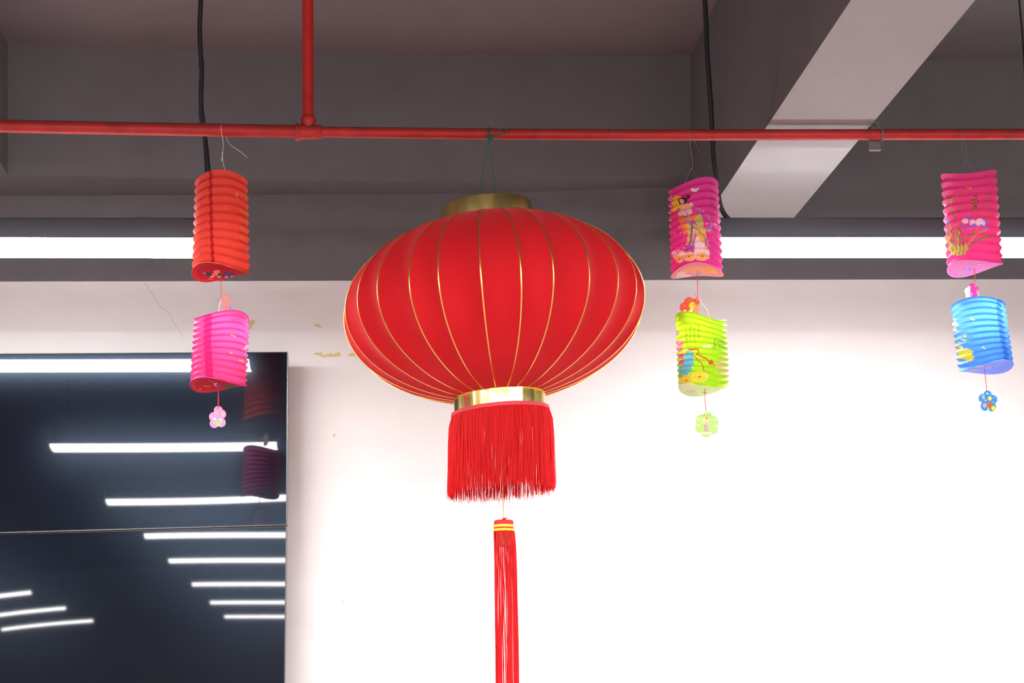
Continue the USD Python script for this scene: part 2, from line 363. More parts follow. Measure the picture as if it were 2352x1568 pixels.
# ------------------------------------------------------------------ black screens on the wall
def screen(label, corners, bulge):
    """corners: four photo points (top left, top right, bottom right, bottom left); the glass stands dTV from the eye."""
    c = np.array([W(u, v_, dTV) for u, v_ in corners]); o = np.array([c[:, 0].mean(), dTV, c[:, 2].min()])
    t = thing('display_screen', label, 'screen', o, group='stacked display screens')
    n = 33; s, q = np.meshgrid(np.linspace(0, 1, n), np.linspace(0, 1, n))
    top = c[0] + (c[1] - c[0]) * s[..., None]; bot = c[3] + (c[2] - c[3]) * s[..., None]
    p = top + (bot - top) * q[..., None] - o
    e = 0.004
    sp = p.copy(); sp[..., 0] *= 1 - 2 * e / np.ptp(p[..., 0]); zc = p[..., 2].mean(); sp[..., 2] = zc + (sp[..., 2] - zc) * (1 - 2 * e / np.ptp(p[..., 2]))
    sp[..., 1] += -0.0005 + bulge(s, q)
    obj('glass', (sp.reshape(-1, 3), grid(n, n)), 'screen', t, smooth=True)
    o4 = np.array([p[0, 0], p[0, -1], p[-1, -1], p[-1, 0]])
    i4 = np.array([sp[0, 0], sp[0, -1], sp[-1, -1], sp[-1, 0]])
    v = np.vstack([o4, i4 - [0, 0.0015, 0], i4 + [0, 0.004, 0], o4 + [0, 0.055, 0]])
    v[:4, 1] -= 0.0015
    f = [(a + k, a + (k + 1) % 4, b_ + (k + 1) % 4, b_ + k) for a, b_ in ((0, 4), (4, 8), (12, 0)) for k in range(4)] + [(12, 13, 14, 15)]
    obj('bezel', (v, np.array(f)), 'bezel', t)
    b0, b1 = o4[3], o4[2]
    obj('edge_trim', tube([b0 + [0, -0.002, 0.0012], b1 + [0, -0.002, 0.0012]], 0.0013, 6), 'bezel_line', t)
    obj('edge_trim', tube([o4[1] + [-0.001, -0.002, 0], o4[2] + [-0.001, -0.002, 0]], 0.001, 6), 'bezel_line', t)
    bk = box((p[..., 0].min() * 0.5, 0.05, np.ptp(p[..., 2]) * 0.2), (p[..., 0].max() * 0.5, dW - dTV, np.ptp(p[..., 2]) * 0.8))
    obj('wall_mount', bk, 'bezel', t)
    return t


LS = -70
screen('glossy black display screen on the white wall, upper of two', [(LS, 812.5), (661, 808), (659, 1206), (LS, 1226)], lambda s, q: 0.0011 * s ** 4 * q ** 2)
screen('glossy black display screen on the white wall, lower of two', [(LS, 1228), (658.5, 1208), (654, 1622), (LS, 1640)], lambda s, q: 0.0045 * (1 - s) ** 3 * (1 - q))

# yellowed tape left on the white wall
def tape(label, pts):
    c = W(*np.mean(pts, 0), dW); poly = Polygon([((u - CU) * dW / F - c[0], EYE + (CV - v_) * dW / F - c[2]) for u, v_ in pts]).buffer(0)
    m = trimesh.creation.extrude_polygon(poly, 0.0006, engine='earcut')
    t = obj('tape_residue', (np.array(m.vertices)[:, [0, 2, 1]] * [1, -1, 1] + c, np.array(m.faces)[:, ::-1]), 'tape_residue')
    tag(t, label=label, category='tape', group='tape scraps on the wall')


tape('yellowed tape scrap on the white wall behind the lower left pink lantern', [(570, 737), (577, 734), (586, 736), (586, 742), (580, 746), (578, 755), (571, 757), (567, 748)])
tape('small slanted yellowed tape scrap alone on the white wall below the grey band', [(721, 745.5), (726, 743), (732, 743), (737, 748), (740, 751), (736, 753), (729, 750), (722, 749)])
tape('torn yellowed tape strip on the white wall just right of the black screens', [(719, 812), (726, 810), (734, 810), (740, 809), (741, 814), (747, 816), (752, 812), (755, 811), (758, 814), (760, 809), (763, 811), (765, 816), (768, 813), (772, 810), (782, 808), (781, 813), (784, 818), (766, 819.5), (752, 819), (749, 820), (741, 820.5), (735, 818), (733, 816), (726, 815)])
tape('tiny cream tape speck on the white wall below the torn yellowed strip', [(764, 1000), (767, 996), (770, 995), (770, 1002), (767, 1003)])
tape('tiny cream tape speck low on the white wall between screens and tassel', [(784, 1382), (786, 1377), (789, 1378), (790, 1385), (787, 1386)])
tape('yellowed tape sliver on the white wall touching the big red lantern outline', [(798, 818), (804, 812), (810, 810), (830, 809), (830, 818), (812, 817.5)])

# ------------------------------------------------------------------ red sprinkler pipe
def place_x(profile, c, d=dP, ang=0):
    """Lathe about an axis along x through photo point c."""
    v, f = lathe(profile, 32, 'x'); a = math.radians(ang)
    R = np.array([[math.cos(a), 0, math.sin(a)], [0, 1, 0], [-math.sin(a), 0, math.cos(a)]])
    return v @ R.T + W(*c, d), f


pc = W(708, 303)
pipe = thing('sprinkler_pipe', 'red painted fire sprinkler pipe with a tee and riser crossing below the ceiling', 'pipe', pc)
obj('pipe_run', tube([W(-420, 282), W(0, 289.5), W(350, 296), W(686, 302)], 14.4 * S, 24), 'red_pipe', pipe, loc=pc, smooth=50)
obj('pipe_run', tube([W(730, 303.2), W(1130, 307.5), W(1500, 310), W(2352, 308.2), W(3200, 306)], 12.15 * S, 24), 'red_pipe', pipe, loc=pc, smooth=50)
ceil_v = CV - (zC - EYE) * F / dP
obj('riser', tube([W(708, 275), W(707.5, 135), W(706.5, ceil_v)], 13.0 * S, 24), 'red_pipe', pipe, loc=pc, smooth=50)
s = S
tee = [(0.2 * s, -30 * s), (17.5 * s, -30 * s), (19.3 * s, -28.5 * s), (19.3 * s, -22 * s), (17.6 * s, -20 * s), (16.6 * s, -14 * s), (16.6 * s, 8 * s), (15.2 * s, 14 * s), (15 * s, 22 * s), (16.2 * s, 23.5 * s), (16.2 * s, 28.5 * s), (15.3 * s, 30 * s), (0.2 * s, 30 * s)]
tm = place_x(tee, (708, 303), ang=-0.4)
bell = [(12.5 * s, 3 * s), (13.5 * s, 8 * s), (14 * s, 14 * s), (16.8 * s, 21 * s), (17.6 * s, 26 * s), (17.4 * s, 31 * s), (15.5 * s, 34.5 * s), (13.2 * s, 35.5 * s), (1 * s, 35.5 * s)]
bm = lathe(bell, 32)
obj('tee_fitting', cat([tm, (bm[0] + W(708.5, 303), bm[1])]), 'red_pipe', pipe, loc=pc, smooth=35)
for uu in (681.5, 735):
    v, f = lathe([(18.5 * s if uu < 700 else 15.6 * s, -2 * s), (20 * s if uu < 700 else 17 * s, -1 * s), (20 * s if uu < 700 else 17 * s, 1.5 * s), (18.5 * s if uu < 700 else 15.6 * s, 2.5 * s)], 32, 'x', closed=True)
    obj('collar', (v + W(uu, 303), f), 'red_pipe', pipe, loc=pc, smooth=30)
# bracket that holds the pipe to the beam
cl = W(2018, 308)
br = thing('pipe_bracket', 'small grey steel bracket clamping the red pipe to the ceiling beam', 'bracket', cl)
a = np.radians(np.linspace(-205, 65, 24))
ub = np.stack([np.full(24, W(2027, 308)[0]), dP + 0.0192 * np.cos(a), cl[2] + 0.0192 * np.sin(a)], 1); ub[:, 0] += np.linspace(-0.006, 0.004, 24)
obj('clip', tube(ub, 0.003, 8), 'steel', br, loc=cl, smooth=True)
x0, x1 = W(2000, 0)[0] + 0.001, W(2027, 0)[0]
zt = zb - 0.0
obj('plate', cat([box((x0, dP + 0.020, W(0, 340)[2]), (x1, dP + 0.0235, W(0, 306)[2])), box((x0, dP + 0.008, W(0, 341.5)[2]), (x1, dP + 0.0235, W(0, 340)[2])),
                  box((xb2 + 0.0005, dP + 0.02, W(0, 300)[2]), (xb2 + 0.0035, dP + 0.05, zb + 0.05)), box((xb2 + 0.0005, dP + 0.02, W(0, 300)[2]), (x1, dP + 0.0235, zb + 0.02))]), 'steel', br, loc=cl)
bo = lathe([(0, -0.006), (0.006, -0.006), (0.006, 0), (0, 0.004)], 6); bv = bo[0][:, [0, 2, 1]]
obj('bolt', (bv + [W(2016, 0)[0], dP + 0.018, zb + 0.008], bo[1]), 'steel', br, loc=cl)

# ------------------------------------------------------------------ the big red lantern
R0, R1, HZ = 345 * S, 103 * S, 200 * S
HE = HZ / math.sqrt(1 - (R1 / R0) ** 2)
C0 = W(1132.5, 711)
TILT = -4.0
ct, st = math.cos(math.radians(TILT)), math.sin(math.radians(TILT))
ROT = np.array([[ct, 0, st], [0, 1, 0], [-st, 0, ct]])
big = thing('red_lantern', 'large round red velvet lantern with gold ribs, fringe and tassel', 'lantern', C0)


def lan(v):
    return np.asarray(v) @ ROT.T


facing = math.atan2(-C0[1], -C0[0])                     # towards the eye
front = [-76, -60.4, -46.7, -31.3, -19.6, -4.3, 9.7, 21.6, 36.5, 51.5, 66.3, 82]
angs = front + [82 + 14.43 * k for k in range(1, 14)]
angs = [facing + math.radians(a) for a in angs]
u = np.linspace(-1, 1, 45) * math.asin(HZ / HE)
prof = np.stack([R0 * np.cos(u), HE * np.sin(u)], 1)
for k in range(len(angs)):
    a0, a1 = angs[k], angs[(k + 1) % len(angs)]
    if a1 < a0:
        a1 += 2 * math.pi
    w = np.linspace(0, 1, 9)
    e0, e1 = np.array([math.cos(a0), math.sin(a0)]), np.array([math.cos(a1), math.sin(a1)])
    xy = e0 + (e1 - e0) * w[:, None]
    sag = 1 - 0.035 * 4 * w * (1 - w)                     # fabric drawn in a little between the ribs
    sag = 1 - (1 - sag)[None, :] * np.cos(u)[:, None]
    v = np.concatenate([prof[:, 0][:, None, None] * xy[None] * sag[..., None], np.broadcast_to(prof[:, 1][:, None, None], (len(u), 9, 1))], -1)
    obj('fabric_panel', (lan(v.reshape(-1, 3)), grid(len(u), 9)), 'fabric', big, smooth=True)
for a in angs:
    e, tn = np.array([math.cos(a), math.sin(a), 0]), np.array([-math.sin(a), math.cos(a), 0])
    nrm = np.stack([np.cos(u) / R0, np.sin(u) / HE], 1); nrm /= np.linalg.norm(nrm, axis=1, keepdims=True)
    wd = 0.0020
    v = []
    for (r, z), (nr, nz) in zip(prof, nrm):
        o_ = e * r + [0, 0, z]; n_ = e * nr + [0, 0, nz]
        v += [o_ - tn * wd - n_ * 0.002, o_ - tn * wd + n_ * 0.0008, o_ + n_ * 0.0014, o_ + tn * wd + n_ * 0.0008, o_ + tn * wd - n_ * 0.002]
    obj('gold_rib', (lan(v), grid(len(u), 5, closed=True)), 'gold_trim', big, smooth=40)
ring_h = 36 * S


def gold_ring(z0, z1, r):
    return lathe([(r, z0), (r + 0.0012, z0 + 0.002), (r + 0.0006, (z0 + z1) / 2), (r + 0.0012, z1 - 0.002), (r, z1), (r - 0.0015, z1), (r - 0.0015, z0)], 96, closed=True)


g = gold_ring(HZ - 0.004, HZ + ring_h, R1); obj('top_ring', (lan(g[0]), g[1]), 'gold_foil', big, smooth=35)
g = gold_ring(-HZ - ring_h, -HZ + 0.004, R1 + 0.003); obj('bottom_ring', (lan(g[0]), g[1]), 'gold_foil', big, smooth=35)
bars = [tube([(math.cos(q) * R1, math.sin(q) * R1, HZ + 0.012), (-math.cos(q) * R1, -math.sin(q) * R1, HZ + 0.012)], 0.002, 6) for q in (0.3, 0.3 + math.pi / 2)]
g = cat(bars); obj('cross_wire', (lan(g[0]), g[1]), 'wire', big)
# fringe: a woven tape and about a thousand hanging threads (the fringe hangs plumb)
zt0 = -HZ - ring_h + 0.006
rt = R1 + 0.012
fr = obj('fringe_tape', (lan(lathe([(R1 + 0.004, zt0), (rt, zt0 - 0.001), (rt + 0.0015, zt0 - 0.006), (rt + 0.0015, zt0 - 0.012), (rt, zt0 - 0.013), (rt - 0.002, zt0 - 0.013), (R1 + 0.003, zt0 - 0.002)], 96, closed=True)[0]), lathe([(0, 0)] * 7, 96, closed=True)[1]), 'fringe_tape', big, smooth=30)
strands = []
NF = 1150
for k in range(NF):
    a = 2 * math.pi * (k + rng.uniform(-0.45, 0.45)) / NF
    rr = rt + rng.uniform(-0.0035, 0.0004)
    top = lan([rr * math.cos(a), rr * math.sin(a), zt0 - 0.0122])
    ln = 0.232 + rng.normal(0, 0.006) + (rng.uniform(-0.03, 0) if rng.random() < 0.08 else 0)
    fl = 0.011 + rng.normal(0, 0.0018)                    # spreads outward just below the tape
    bend = rng.normal(0, 0.0022, 2)
    tt = np.array([0, 0.05, 0.12, 0.35, 0.65, 0.88, 1.0])
    out = fl * np.array([0, 0.30, 0.58, 0.80, 0.92, 1.0, 1.02])
    sw = np.outer(tt ** 2, bend) + np.outer(np.sin(tt * rng.uniform(2, 7) + rng.uniform(0, 6)) * tt, rng.normal(0, 0.0011, 2))
    if rng.random() < 0.05:
        sw += np.outer(tt ** 6, rng.normal(0, 0.006, 2))
    p = np.stack([top[0] + out * math.cos(a) + sw[:, 0] + 0.013 * tt * 0.25, top[1] + out * math.sin(a) + sw[:, 1], top[2] - ln * tt], 1)
    strands.append(tube(p, np.array([0.0008] * 6 + [0.00045]), 5, caps=False))
obj('fringe', cat(strands), 'fringe', big, smooth=True, kind='stuff', label='red hanging thread fringe')
# tassel on a yellow cord
tc = W(1157, 1195) - C0
tas = obj('tassel_cord', tube([lan([0, 0, -HZ + 0.01]), W(1154, 1100) - C0, W(1157, 1192) - C0], 0.0016, 6), 'yellow_cord', big)
head = np.array([lathe([(0, 0.0), (0.026, 0.0), (0.029, -0.003), (0.0295, -0.045), (0.0305, -0.070), (0.029, -0.074), (0.027, -0.074), (0.026, -0.045), (0.026, -0.004), (0, -0.004)], 40)][0], dtype=object)
hv, hf = lathe([(0, 0.0), (0.026, 0.0), (0.029, -0.003), (0.0295, -0.030), (0.0285, -0.031), (0.026, -0.004), (0, -0.004)], 40)
hp = obj('tassel_head', (hv + tc, hf), 'tassel_wrap', big, smooth=35)
tv, tf = lathe([(0.0245, -0.006), (0.0245, -0.076), (0.0225, -0.076), (0.0225, -0.006)], 40, closed=True)
obj('core_tube', (tv + tc, tf), 'beige_tube', hp, smooth=35)
for z0, z1 in ((-0.0135, -0.0215), (-0.0255, -0.0335)):
    bv_, bf_ = lathe([(0.0295, z0), (0.0308, z0 - 0.001), (0.0310, (z0 + z1) / 2), (0.0308, z1 + 0.001), (0.0295, z1)], 40)
    obj('yellow_band', (bv_ + tc, bf_), 'yellow_band', hp, smooth=35)
obj('knot', cat([tube(smooth_path([(-0.004, 0, 0.001), (0, -0.004, 0.006), (0.005, 0, 0.004), (0, 0.004, 0.002), (-0.003, 0, 0.006)], 5) + tc, 0.002, 6), tube(smooth_path([(0, 0, 0.003), (0.006, -0.002, 0.008), (0.012, -0.002, 0.006)], 4) + tc, 0.001, 5)]), 'red_cord', hp)
strands = []
NT = 118
for k in range(NT):
    a = 2 * math.pi * k / NT + rng.uniform(-0.02, 0.02)
    clump = 0.18 * math.sin(3 * a + 0.6) + 0.1 * math.sin(7 * a)
    a2 = a + clump
    z = np.array([-0.0305, -0.04, -0.075, -0.15, -0.26, -0.38, -0.52, -0.66 + rng.normal(0, 0.008)])
    rr = np.array([0.0292, 0.0303, 0.0312, 0.0318, 0.0322, 0.033, 0.0335, 0.034]) + rng.uniform(-0.0008, 0.0008)
    tw = np.linspace(0, 1, 8)
    aa = a + (a2 - a) * tw + np.sin(tw * rng.uniform(3, 9) + rng.uniform(0, 6)) * 0.05
    p = np.stack([rr * np.cos(aa) + tw * 0.0135 + np.sin(tw * 9 + k) * 0.0006, rr * np.sin(aa), z], 1) + tc
    strands.append(tube(p, 0.0010, 5, caps=False))
obj('tassel_threads', cat(strands), 'fringe', hp, smooth=True, kind='stuff')
# green cord: loop over the pipe, knot, bow and two legs down to the cross wire
rad = 12.15 * S + 0.002
pz = W(1123, 307.5)
a = np.linspace(0, 2 * math.pi, 28)
lp1 = np.stack([np.full(28, pz[0] - 0.002), dP + rad * np.cos(a), pz[2] + rad * np.sin(a)], 1)
lp2 = lp1 + [0.004, 0, 0]
kn = W(1124.5, 318, dP - rad - 0.002)
knot = smooth_path([kn + np.array(q) for q in ((-0.005, 0.0, 0.010), (0.003, -0.004, 0.006), (0.007, -0.002, -0.002), (0.0, -0.006, -0.006), (-0.006, -0.002, 0.0), (0.0, -0.007, 0.005), (0.008, 0, -0.004), (0.003, -0.003, -0.012), (-0.003, -0.001, -0.008))], 6)
bow = smooth_path([kn + [0.004, -0.002, -0.006]] + [W(u_, v_, dP - rad - 0.006) for u_, v_ in ((1134, 313), (1144, 301), (1151, 295.5), (1159, 294), (1164, 299), (1161, 305), (1148, 311), (1133, 318))] + [kn + [0.002, -0.002, -0.008]], 6)
tail = smooth_path([kn, W(1116, 313, dP - rad - 0.005), W(1111, 309.5, dP - rad - 0.006)], 4)
leg1 = smooth_path([kn, W(1120, 340, dP - 0.01), W(1103, 443), lan([-0.016, 0, HZ + 0.012]) + C0], 5)
leg2 = smooth_path([kn, W(1126, 340, dP - 0.01), W(1138, 443), lan([0.028, 0, HZ + 0.012]) + C0], 5)
obj('hanging_cord', cat([tube(q, 0.0017, 6) for q in (lp1, lp2, knot, bow, tail)] + [tube(q, 0.0014, 6) for q in (leg1, leg2)]), 'green_cord', big, loc=C0, smooth=True, label='green tied hanging cord')

# ------------------------------------------------------------------ printed paper lanterns
def shape(kind, pts, col, w=None):
    if kind == 'poly':
        return Polygon(pts).buffer(0), col
    if kind == 'line':
        return LineString(pts).buffer(w / 2, quad_segs=4), col
    if kind == 'oval':
        (x, y), (rx, ry) = pts
        return affinity.scale(Point(x, y).buffer(1, quad_segs=10), rx, ry), col


def P(col, *pts): return shape('poly', pts, col)
def L(col, w, *pts): return shape('line', pts, col, w)
def O(col, x, y, rx, ry=None): return shape('oval', ((x, y), (rx, ry or rx)), col)


def script(col, x, y, w, h, rows, cols, seed, slant=0.0, sw=2.6):
    """Small brush writing, too small in the photo to be read: short strokes in rows and columns."""
    g = np.random.default_rng(seed); out = []
    cw, ch = w / cols, h / rows
    for r in range(rows):
        for c in range(cols):
            cx, cy = x + (c + 0.5) * cw, y + (r + 0.5) * ch + slant * (c + 0.5) * cw
            for k in range(4):
                dx, dy = (0.34 * cw, 0.08 * ch) if k % 2 == 0 else (0.08 * cw, 0.32 * ch)
                ox, oy = g.uniform(-0.22, 0.22) * cw, g.uniform(-0.28, 0.28) * ch
                out.append(L(col, sw, (cx + ox - dx, cy + oy - dy), (cx + ox + dx, cy + oy + dy)))
    return out


def flower(petal, heart, x, y, rx, ry, n=6, rim=None):
    out = []
    for k in range(n):
        q = 2 * math.pi * k / n + 0.4
        if rim: out.append(O(rim, x + 0.58 * rx * math.cos(q), y + 0.58 * ry * math.sin(q), rx * 0.46, ry * 0.46))
    for k in range(n):
        q = 2 * math.pi * k / n + 0.4
        out.append(O(petal, x + 0.55 * rx * math.cos(q), y + 0.55 * ry * math.sin(q), rx * 0.40, ry * 0.40))
    return out + [O(petal, x, y, rx * 0.5, ry * 0.5), O(heart, x, y, rx * 0.2, ry * 0.22)]


def butterfly(col, x, y, s):
    return [P(col, (x, y), (x - s, y - 0.8 * s), (x - 0.7 * s, y + 0.3 * s)), P(col, (x, y), (x + s, y - 0.2 * s), (x + 1.1 * s, y + 0.7 * s), (x + 0.2 * s, y + 0.5 * s)), P(col, (x, y), (x - 0.2 * s, y - s), (x + 0.3 * s, y - 0.1 * s))]


def blobs(poly, X, Y, pts):
    return shapely.contains_xy(poly, X, Y)


def colour(base, shapes, X, Y):
    c = np.tile(np.array(base, float), (len(X), 1))
    for poly, col in shapes:
        x0, y0, x1, y1 = poly.bounds
        near = np.nonzero((X >= x0) & (X <= x1) & (Y >= y0) & (Y <= y1))[0]
        if len(near):
            hit = near[shapely.contains_xy(poly, X[near], Y[near])]
            c[hit] = col
    return c


frames = {}
NR, PER = 116, 5                                        # fine crimps round the paper, and vertices for each


def paper_lantern(label, base, top, bot, rt_, rb_, n, tp, bp, crop, prints, card_base, card_prints, group, fold=6.3, card_dot=(0.75, 0.5, 0.12)):
    """top, bot: centres of the rims (photo px); radii in px; n pleats; tp, bp: (tilt, twist, saddle) of the warped rims; crop: origin and scale of the px that the prints are measured in."""
    c0 = W((top[0] + bot[0]) / 2, bot[1])
    psi = math.atan2(c0[0], c0[1]); cp_, sp_ = math.cos(psi), math.sin(psi)     # its own axes follow the line of sight to it
    t_ = thing('paper_lantern', label, 'paper lantern', c0, (0, 0, -math.degrees(psi)), 'small paper lanterns hung in pairs from the pipe')
    frames[str(t_.GetPath())] = (c0, cp_, sp_)
    rows_per = 16
    rows_ = n * rows_per + 1
    tt = np.linspace(0, 1, rows_); ph = (tt * n) % 1.0
    tri = 1 - np.abs(2 * ph - 1); tri = np.where(tri > 0.93, 0.93, tri)
    th = np.arange(NR * PER) * 2 * np.pi / (NR * PER)
    face = math.atan2(-c0[1], -c0[0])
    T, TH = np.meshgrid(tt, th, indexing='ij')
    rip = 0.0005 * (np.abs((TH * NR / (2 * np.pi)) % 1.0 - 0.5) * 2 - 0.5)
    edge_t, edge_b = np.clip(1 - T * 6, 0, 1), np.clip(1 - (1 - T) * 6, 0, 1)
    rad_ = (rt_ + (rb_ - rt_) * T) * S * cp_
    bt_, bb_ = np.clip(1 - 1.5 * tt, 0, 1)[:, None] ** 1.5, np.clip(1.5 * tt - 0.5, 0, 1)[:, None] ** 1.5   # the rims' warp dies out towards the middle
    cel = (CV - (top[1] + (bot[1] - top[1]) * T)) / F

    def warp(T_, TH_, r_, seen=False):
        a_ = tp[0] + (bp[0] - tp[0]) * T_ - (0 if seen else cel * sp_)
        return r_ * (a_ * np.cos(TH_) + (tp[1] * bt_ + bp[1] * bb_) * np.sin(2 * TH_) + (tp[2] * bt_ + bp[2] * bb_) * np.cos(2 * TH_))

    rr = rad_ - fold * S * cp_ * tri[:, None] + rip
    H = (bot[1] - top[1]) * S
    cx = ((top[0] + (bot[0] - top[0]) * T) - (top[0] + bot[0]) / 2) * S
    v = np.stack([cx + rr * np.cos(TH), rr * np.sin(TH), H * (1 - T) + warp(T, TH, rad_)], -1)
    # the sheet unrolled: print coordinates are photo-crop px measured square-on to the sheet's front
    (ox, oy), sc = crop
    front_ = np.sin(TH) < 0.15
    PX = (top[0] + (bot[0] - top[0]) * T + (rad_ / S / cp_) * np.cos(TH) - ox) * sc
    PY = (top[1] + (bot[1] - top[1]) * T + cel * (rad_ / S) * np.sin(TH) - warp(T, TH, rad_, True) / S - oy) * sc
    col = np.tile(np.array(base, float), (v.shape[0] * v.shape[1], 1))
    fm = front_.ravel()
    col[fm] = colour(base, prints, PX.ravel()[fm], PY.ravel()[fm])
    obj('paper_body', (v.reshape(-1, 3), grid(rows_, NR * PER, closed=True)[:, ::-1]), 'paper', t_, col=col)
    # stiff card closing the bottom, printed like the sheet
    nr = 40; na = 180
    rho, ta = np.meshgrid(np.linspace(0, 1, nr), np.arange(na) * 2 * np.pi / na, indexing='ij')
    rc = (rb_ - 0.5) * S * cp_; ce = (CV - bot[1]) / F
    X, Y = rho * np.cos(ta), rho * np.sin(ta)
    Z = rc * ((bp[0] - ce * sp_) * X + bp[1] * 2 * X * Y + bp[2] * (X * X - Y * Y))
    cv = np.stack([(bot[0] - top[0]) / 2 * S + rc * X, rc * Y, Z - 0.001], -1).reshape(-1, 3)
    PX, PY = (bot[0] + rc / S / cp_ * X - ox) * sc, (bot[1] + ce * rc / S * Y - (Z + rc * ce * sp_ * X) / S - oy) * sc
    cc = colour(card_base, card_prints, PX.ravel(), PY.ravel())
    dots = (np.abs(rho - 0.90) < 0.022) & ((np.arange(na)[None] % 3) == 0)
    cc[dots.ravel()] = card_dot
    obj('bottom_card', (cv, grid(nr, na, closed=True)), 'thin_card', t_, smooth=True, col=cc)
    hv_ = v[0]                                           # a narrow folded lip inside the open top
    lipv = np.concatenate([hv_, hv_ * [1, 1, 1] + np.stack([-0.006 * np.cos(th), -0.006 * np.sin(th), -0.003 + 0 * th], -1)])
    obj('top_lip', (lipv, grid(2, NR * PER, closed=True)), 'paper', t_, col=np.tile(np.array(base) * 0.5 + 0.4, (len(lipv), 1)))
    return t_, c0


def own(t_, v):
    """Points of the room in a lantern's own axes."""
    c0, c_, s_ = frames[str(t_.GetPath())]; v = np.asarray(v) - c0
    return np.stack([c_ * v[:, 0] - s_ * v[:, 1], s_ * v[:, 0] + c_ * v[:, 1], v[:, 2]], 1)


def strand(t_, c0, name, pts, r, m, d=dP):
    obj(name, tube(own(t_, smooth_path([W(q[0], q[1], d + (q[2] if len(q) > 2 else 0)) for q in pts], 6)), r, 5), m, t_)


def flower_tag(t_, c0, centre, lobes, core, base, prints, crop, turn=0.0, lean=0.0, d=dP, hole=None):
    """A small scalloped card: lobes are circles (dx, dy, r) about the centre in photo px; turn swings it about its string."""
    na, nr = 160, 22
    an = np.arange(na) * 2 * np.pi / na
    dx, dy = np.cos(an), np.sin(an)
    ray = np.full(na, core, float)
    for x, y, r in lobes:
        bq = x * dx + y * dy; disc = bq ** 2 - (x * x + y * y - r * r)
        ray = np.where(disc > 0, np.maximum(ray, bq + np.sqrt(np.maximum(disc, 0))), ray)
    rho = np.linspace(0, 1, nr)[:, None]
    X, Y = rho * ray * dx, rho * ray * dy                 # px, y up
    q = np.cos(math.radians(turn)); w_ = np.sin(math.radians(turn))
    front_ = np.stack([X * S * q, X * S * w_ + Y * S * lean, Y * S], -1).reshape(-1, 3)
    back = front_ + [0.0006 * w_, 0.0006 * q, 0]
    (ox, oy), sc = crop
    PX, PY = (centre[0] + X * q - ox) * sc, (centre[1] - Y - oy) * sc
    cc = colour(base, prints, PX.ravel(), PY.ravel())
    if hole is not None:
        cc[(np.hypot(PX - hole[0], PY - hole[1]) < hole[2]).ravel()] = (0.9, 0.9, 0.9)
    n_ = len(front_); gf = grid(nr, na, closed=True)
    j = np.arange(na); k = (j + 1) % na; e = (nr - 1) * na
    rim = np.vstack([np.stack([e + j, e + k, n_ + e + k], 1), np.stack([e + j, n_ + e + k, n_ + e + j], 1)])
    obj('flower_tag', (own(t_, np.vstack([front_, back]) + W(*centre, d)), np.vstack([gf, gf[:, ::-1] + n_, rim])), 'card', t_, col=np.vstack([cc, cc]))


WHITE, GOLD, DARK = (0.85, 0.82, 0.82), (0.62, 0.38, 0.06), (0.05, 0.03, 0.02)
YEL, BLUE, PINK = (0.85, 0.66, 0.06), (0.10, 0.2, 0.7), (0.85, 0.25, 0.4)
lobes5 = lambda r, q, w: [(r * math.sin(2 * math.pi * k / 5), q * math.cos(2 * math.pi * k / 5), w) for k in range(5)]

# --- red, upper left
RED = (0.88, 0.095, 0.065)
cr_ = ((400, 280), 3.92)
pr = [L((0.56, 0.022, 0.022), 30, (324, 440), (326, 700), (330, 900), (338, 1100), (346, 1260)),
      P((0.75, 0.40, 0.12), (566, 612), (574, 636), (590, 652), (578, 662), (580, 690), (570, 696), (562, 672), (554, 656), (566, 648)),
      L(GOLD, 5, (610, 668), (640, 655), (622, 690), (652, 684)), L(DARK, 3, (616, 676), (645, 662), (632, 700)), L(GOLD, 5, (650, 672), (662, 690), (648, 706))]
for k, y in enumerate((790, 870, 950, 1030)):
    pr += script(GOLD, 596, y - 12, 76, 26, 1, 4, 10 + k, 0.45, 3.2) + script((0.3, 0.05, 0.02), 590, y + 22, 84, 20, 1, 4, 20 + k, 0.45, 2.6)
pr += butterfly((0.32, 0.22, 0.32), 650, 1160, 20) + [O((0.5, 0.42, 0.5), 660, 1186, 10, 8), L((0.2, 0.15, 0.2), 4, (622, 1136), (650, 1152))]
cp = [O((0.10, 0.06, 0.22), 272, 1362, 22, 13), O((0.45, 0.35, 0.7), 272, 1360, 12, 7), P((0.06, 0.10, 0.05), (285, 1345), (325, 1350), (345, 1375), (330, 1392), (295, 1385)), P((0.06, 0.1, 0.05), (400, 1340), (430, 1350), (440, 1400), (400, 1410), (380, 1380))]
cp += flower((0.85, 0.45, 0.25), (0.6, 0.2, 0.1), 385, 1345, 34, 17, 6) + flower((0.85, 0.3, 0.45), (0.7, 0.1, 0.2), 368, 1370, 30, 15, 6) + flower((0.9, 0.45, 0.55), (0.7, 0.1, 0.2), 340, 1390, 22, 11) + flower((0.85, 0.5, 0.2), (0.6, 0.2, 0.1), 405, 1392, 20, 10)
cp += [O((0.12, 0.07, 0.10), 488, 1372, 48, 26), O((0.08, 0.08, 0.42), 486, 1374, 30, 18), O((0.8, 0.5, 0.3), 470, 1393, 14, 9), O((0.75, 0.6, 0.6), 520, 1388, 11, 6), O((0.2, 0.1, 0.3), 262, 1338, 10, 4), O((0.6, 0.3, 0.15), 325, 1412, 22, 5)]
R_, c0 = paper_lantern('red accordion paper lantern hanging at upper left above the pink one', RED, (508.5, 415), (508, 626), 61.5, 67.5, 11, (0.01, 0.02, -0.10), (-0.01, 0.125, -0.02), cr_, pr, (0.42, 0.014, 0.035), cp, None)
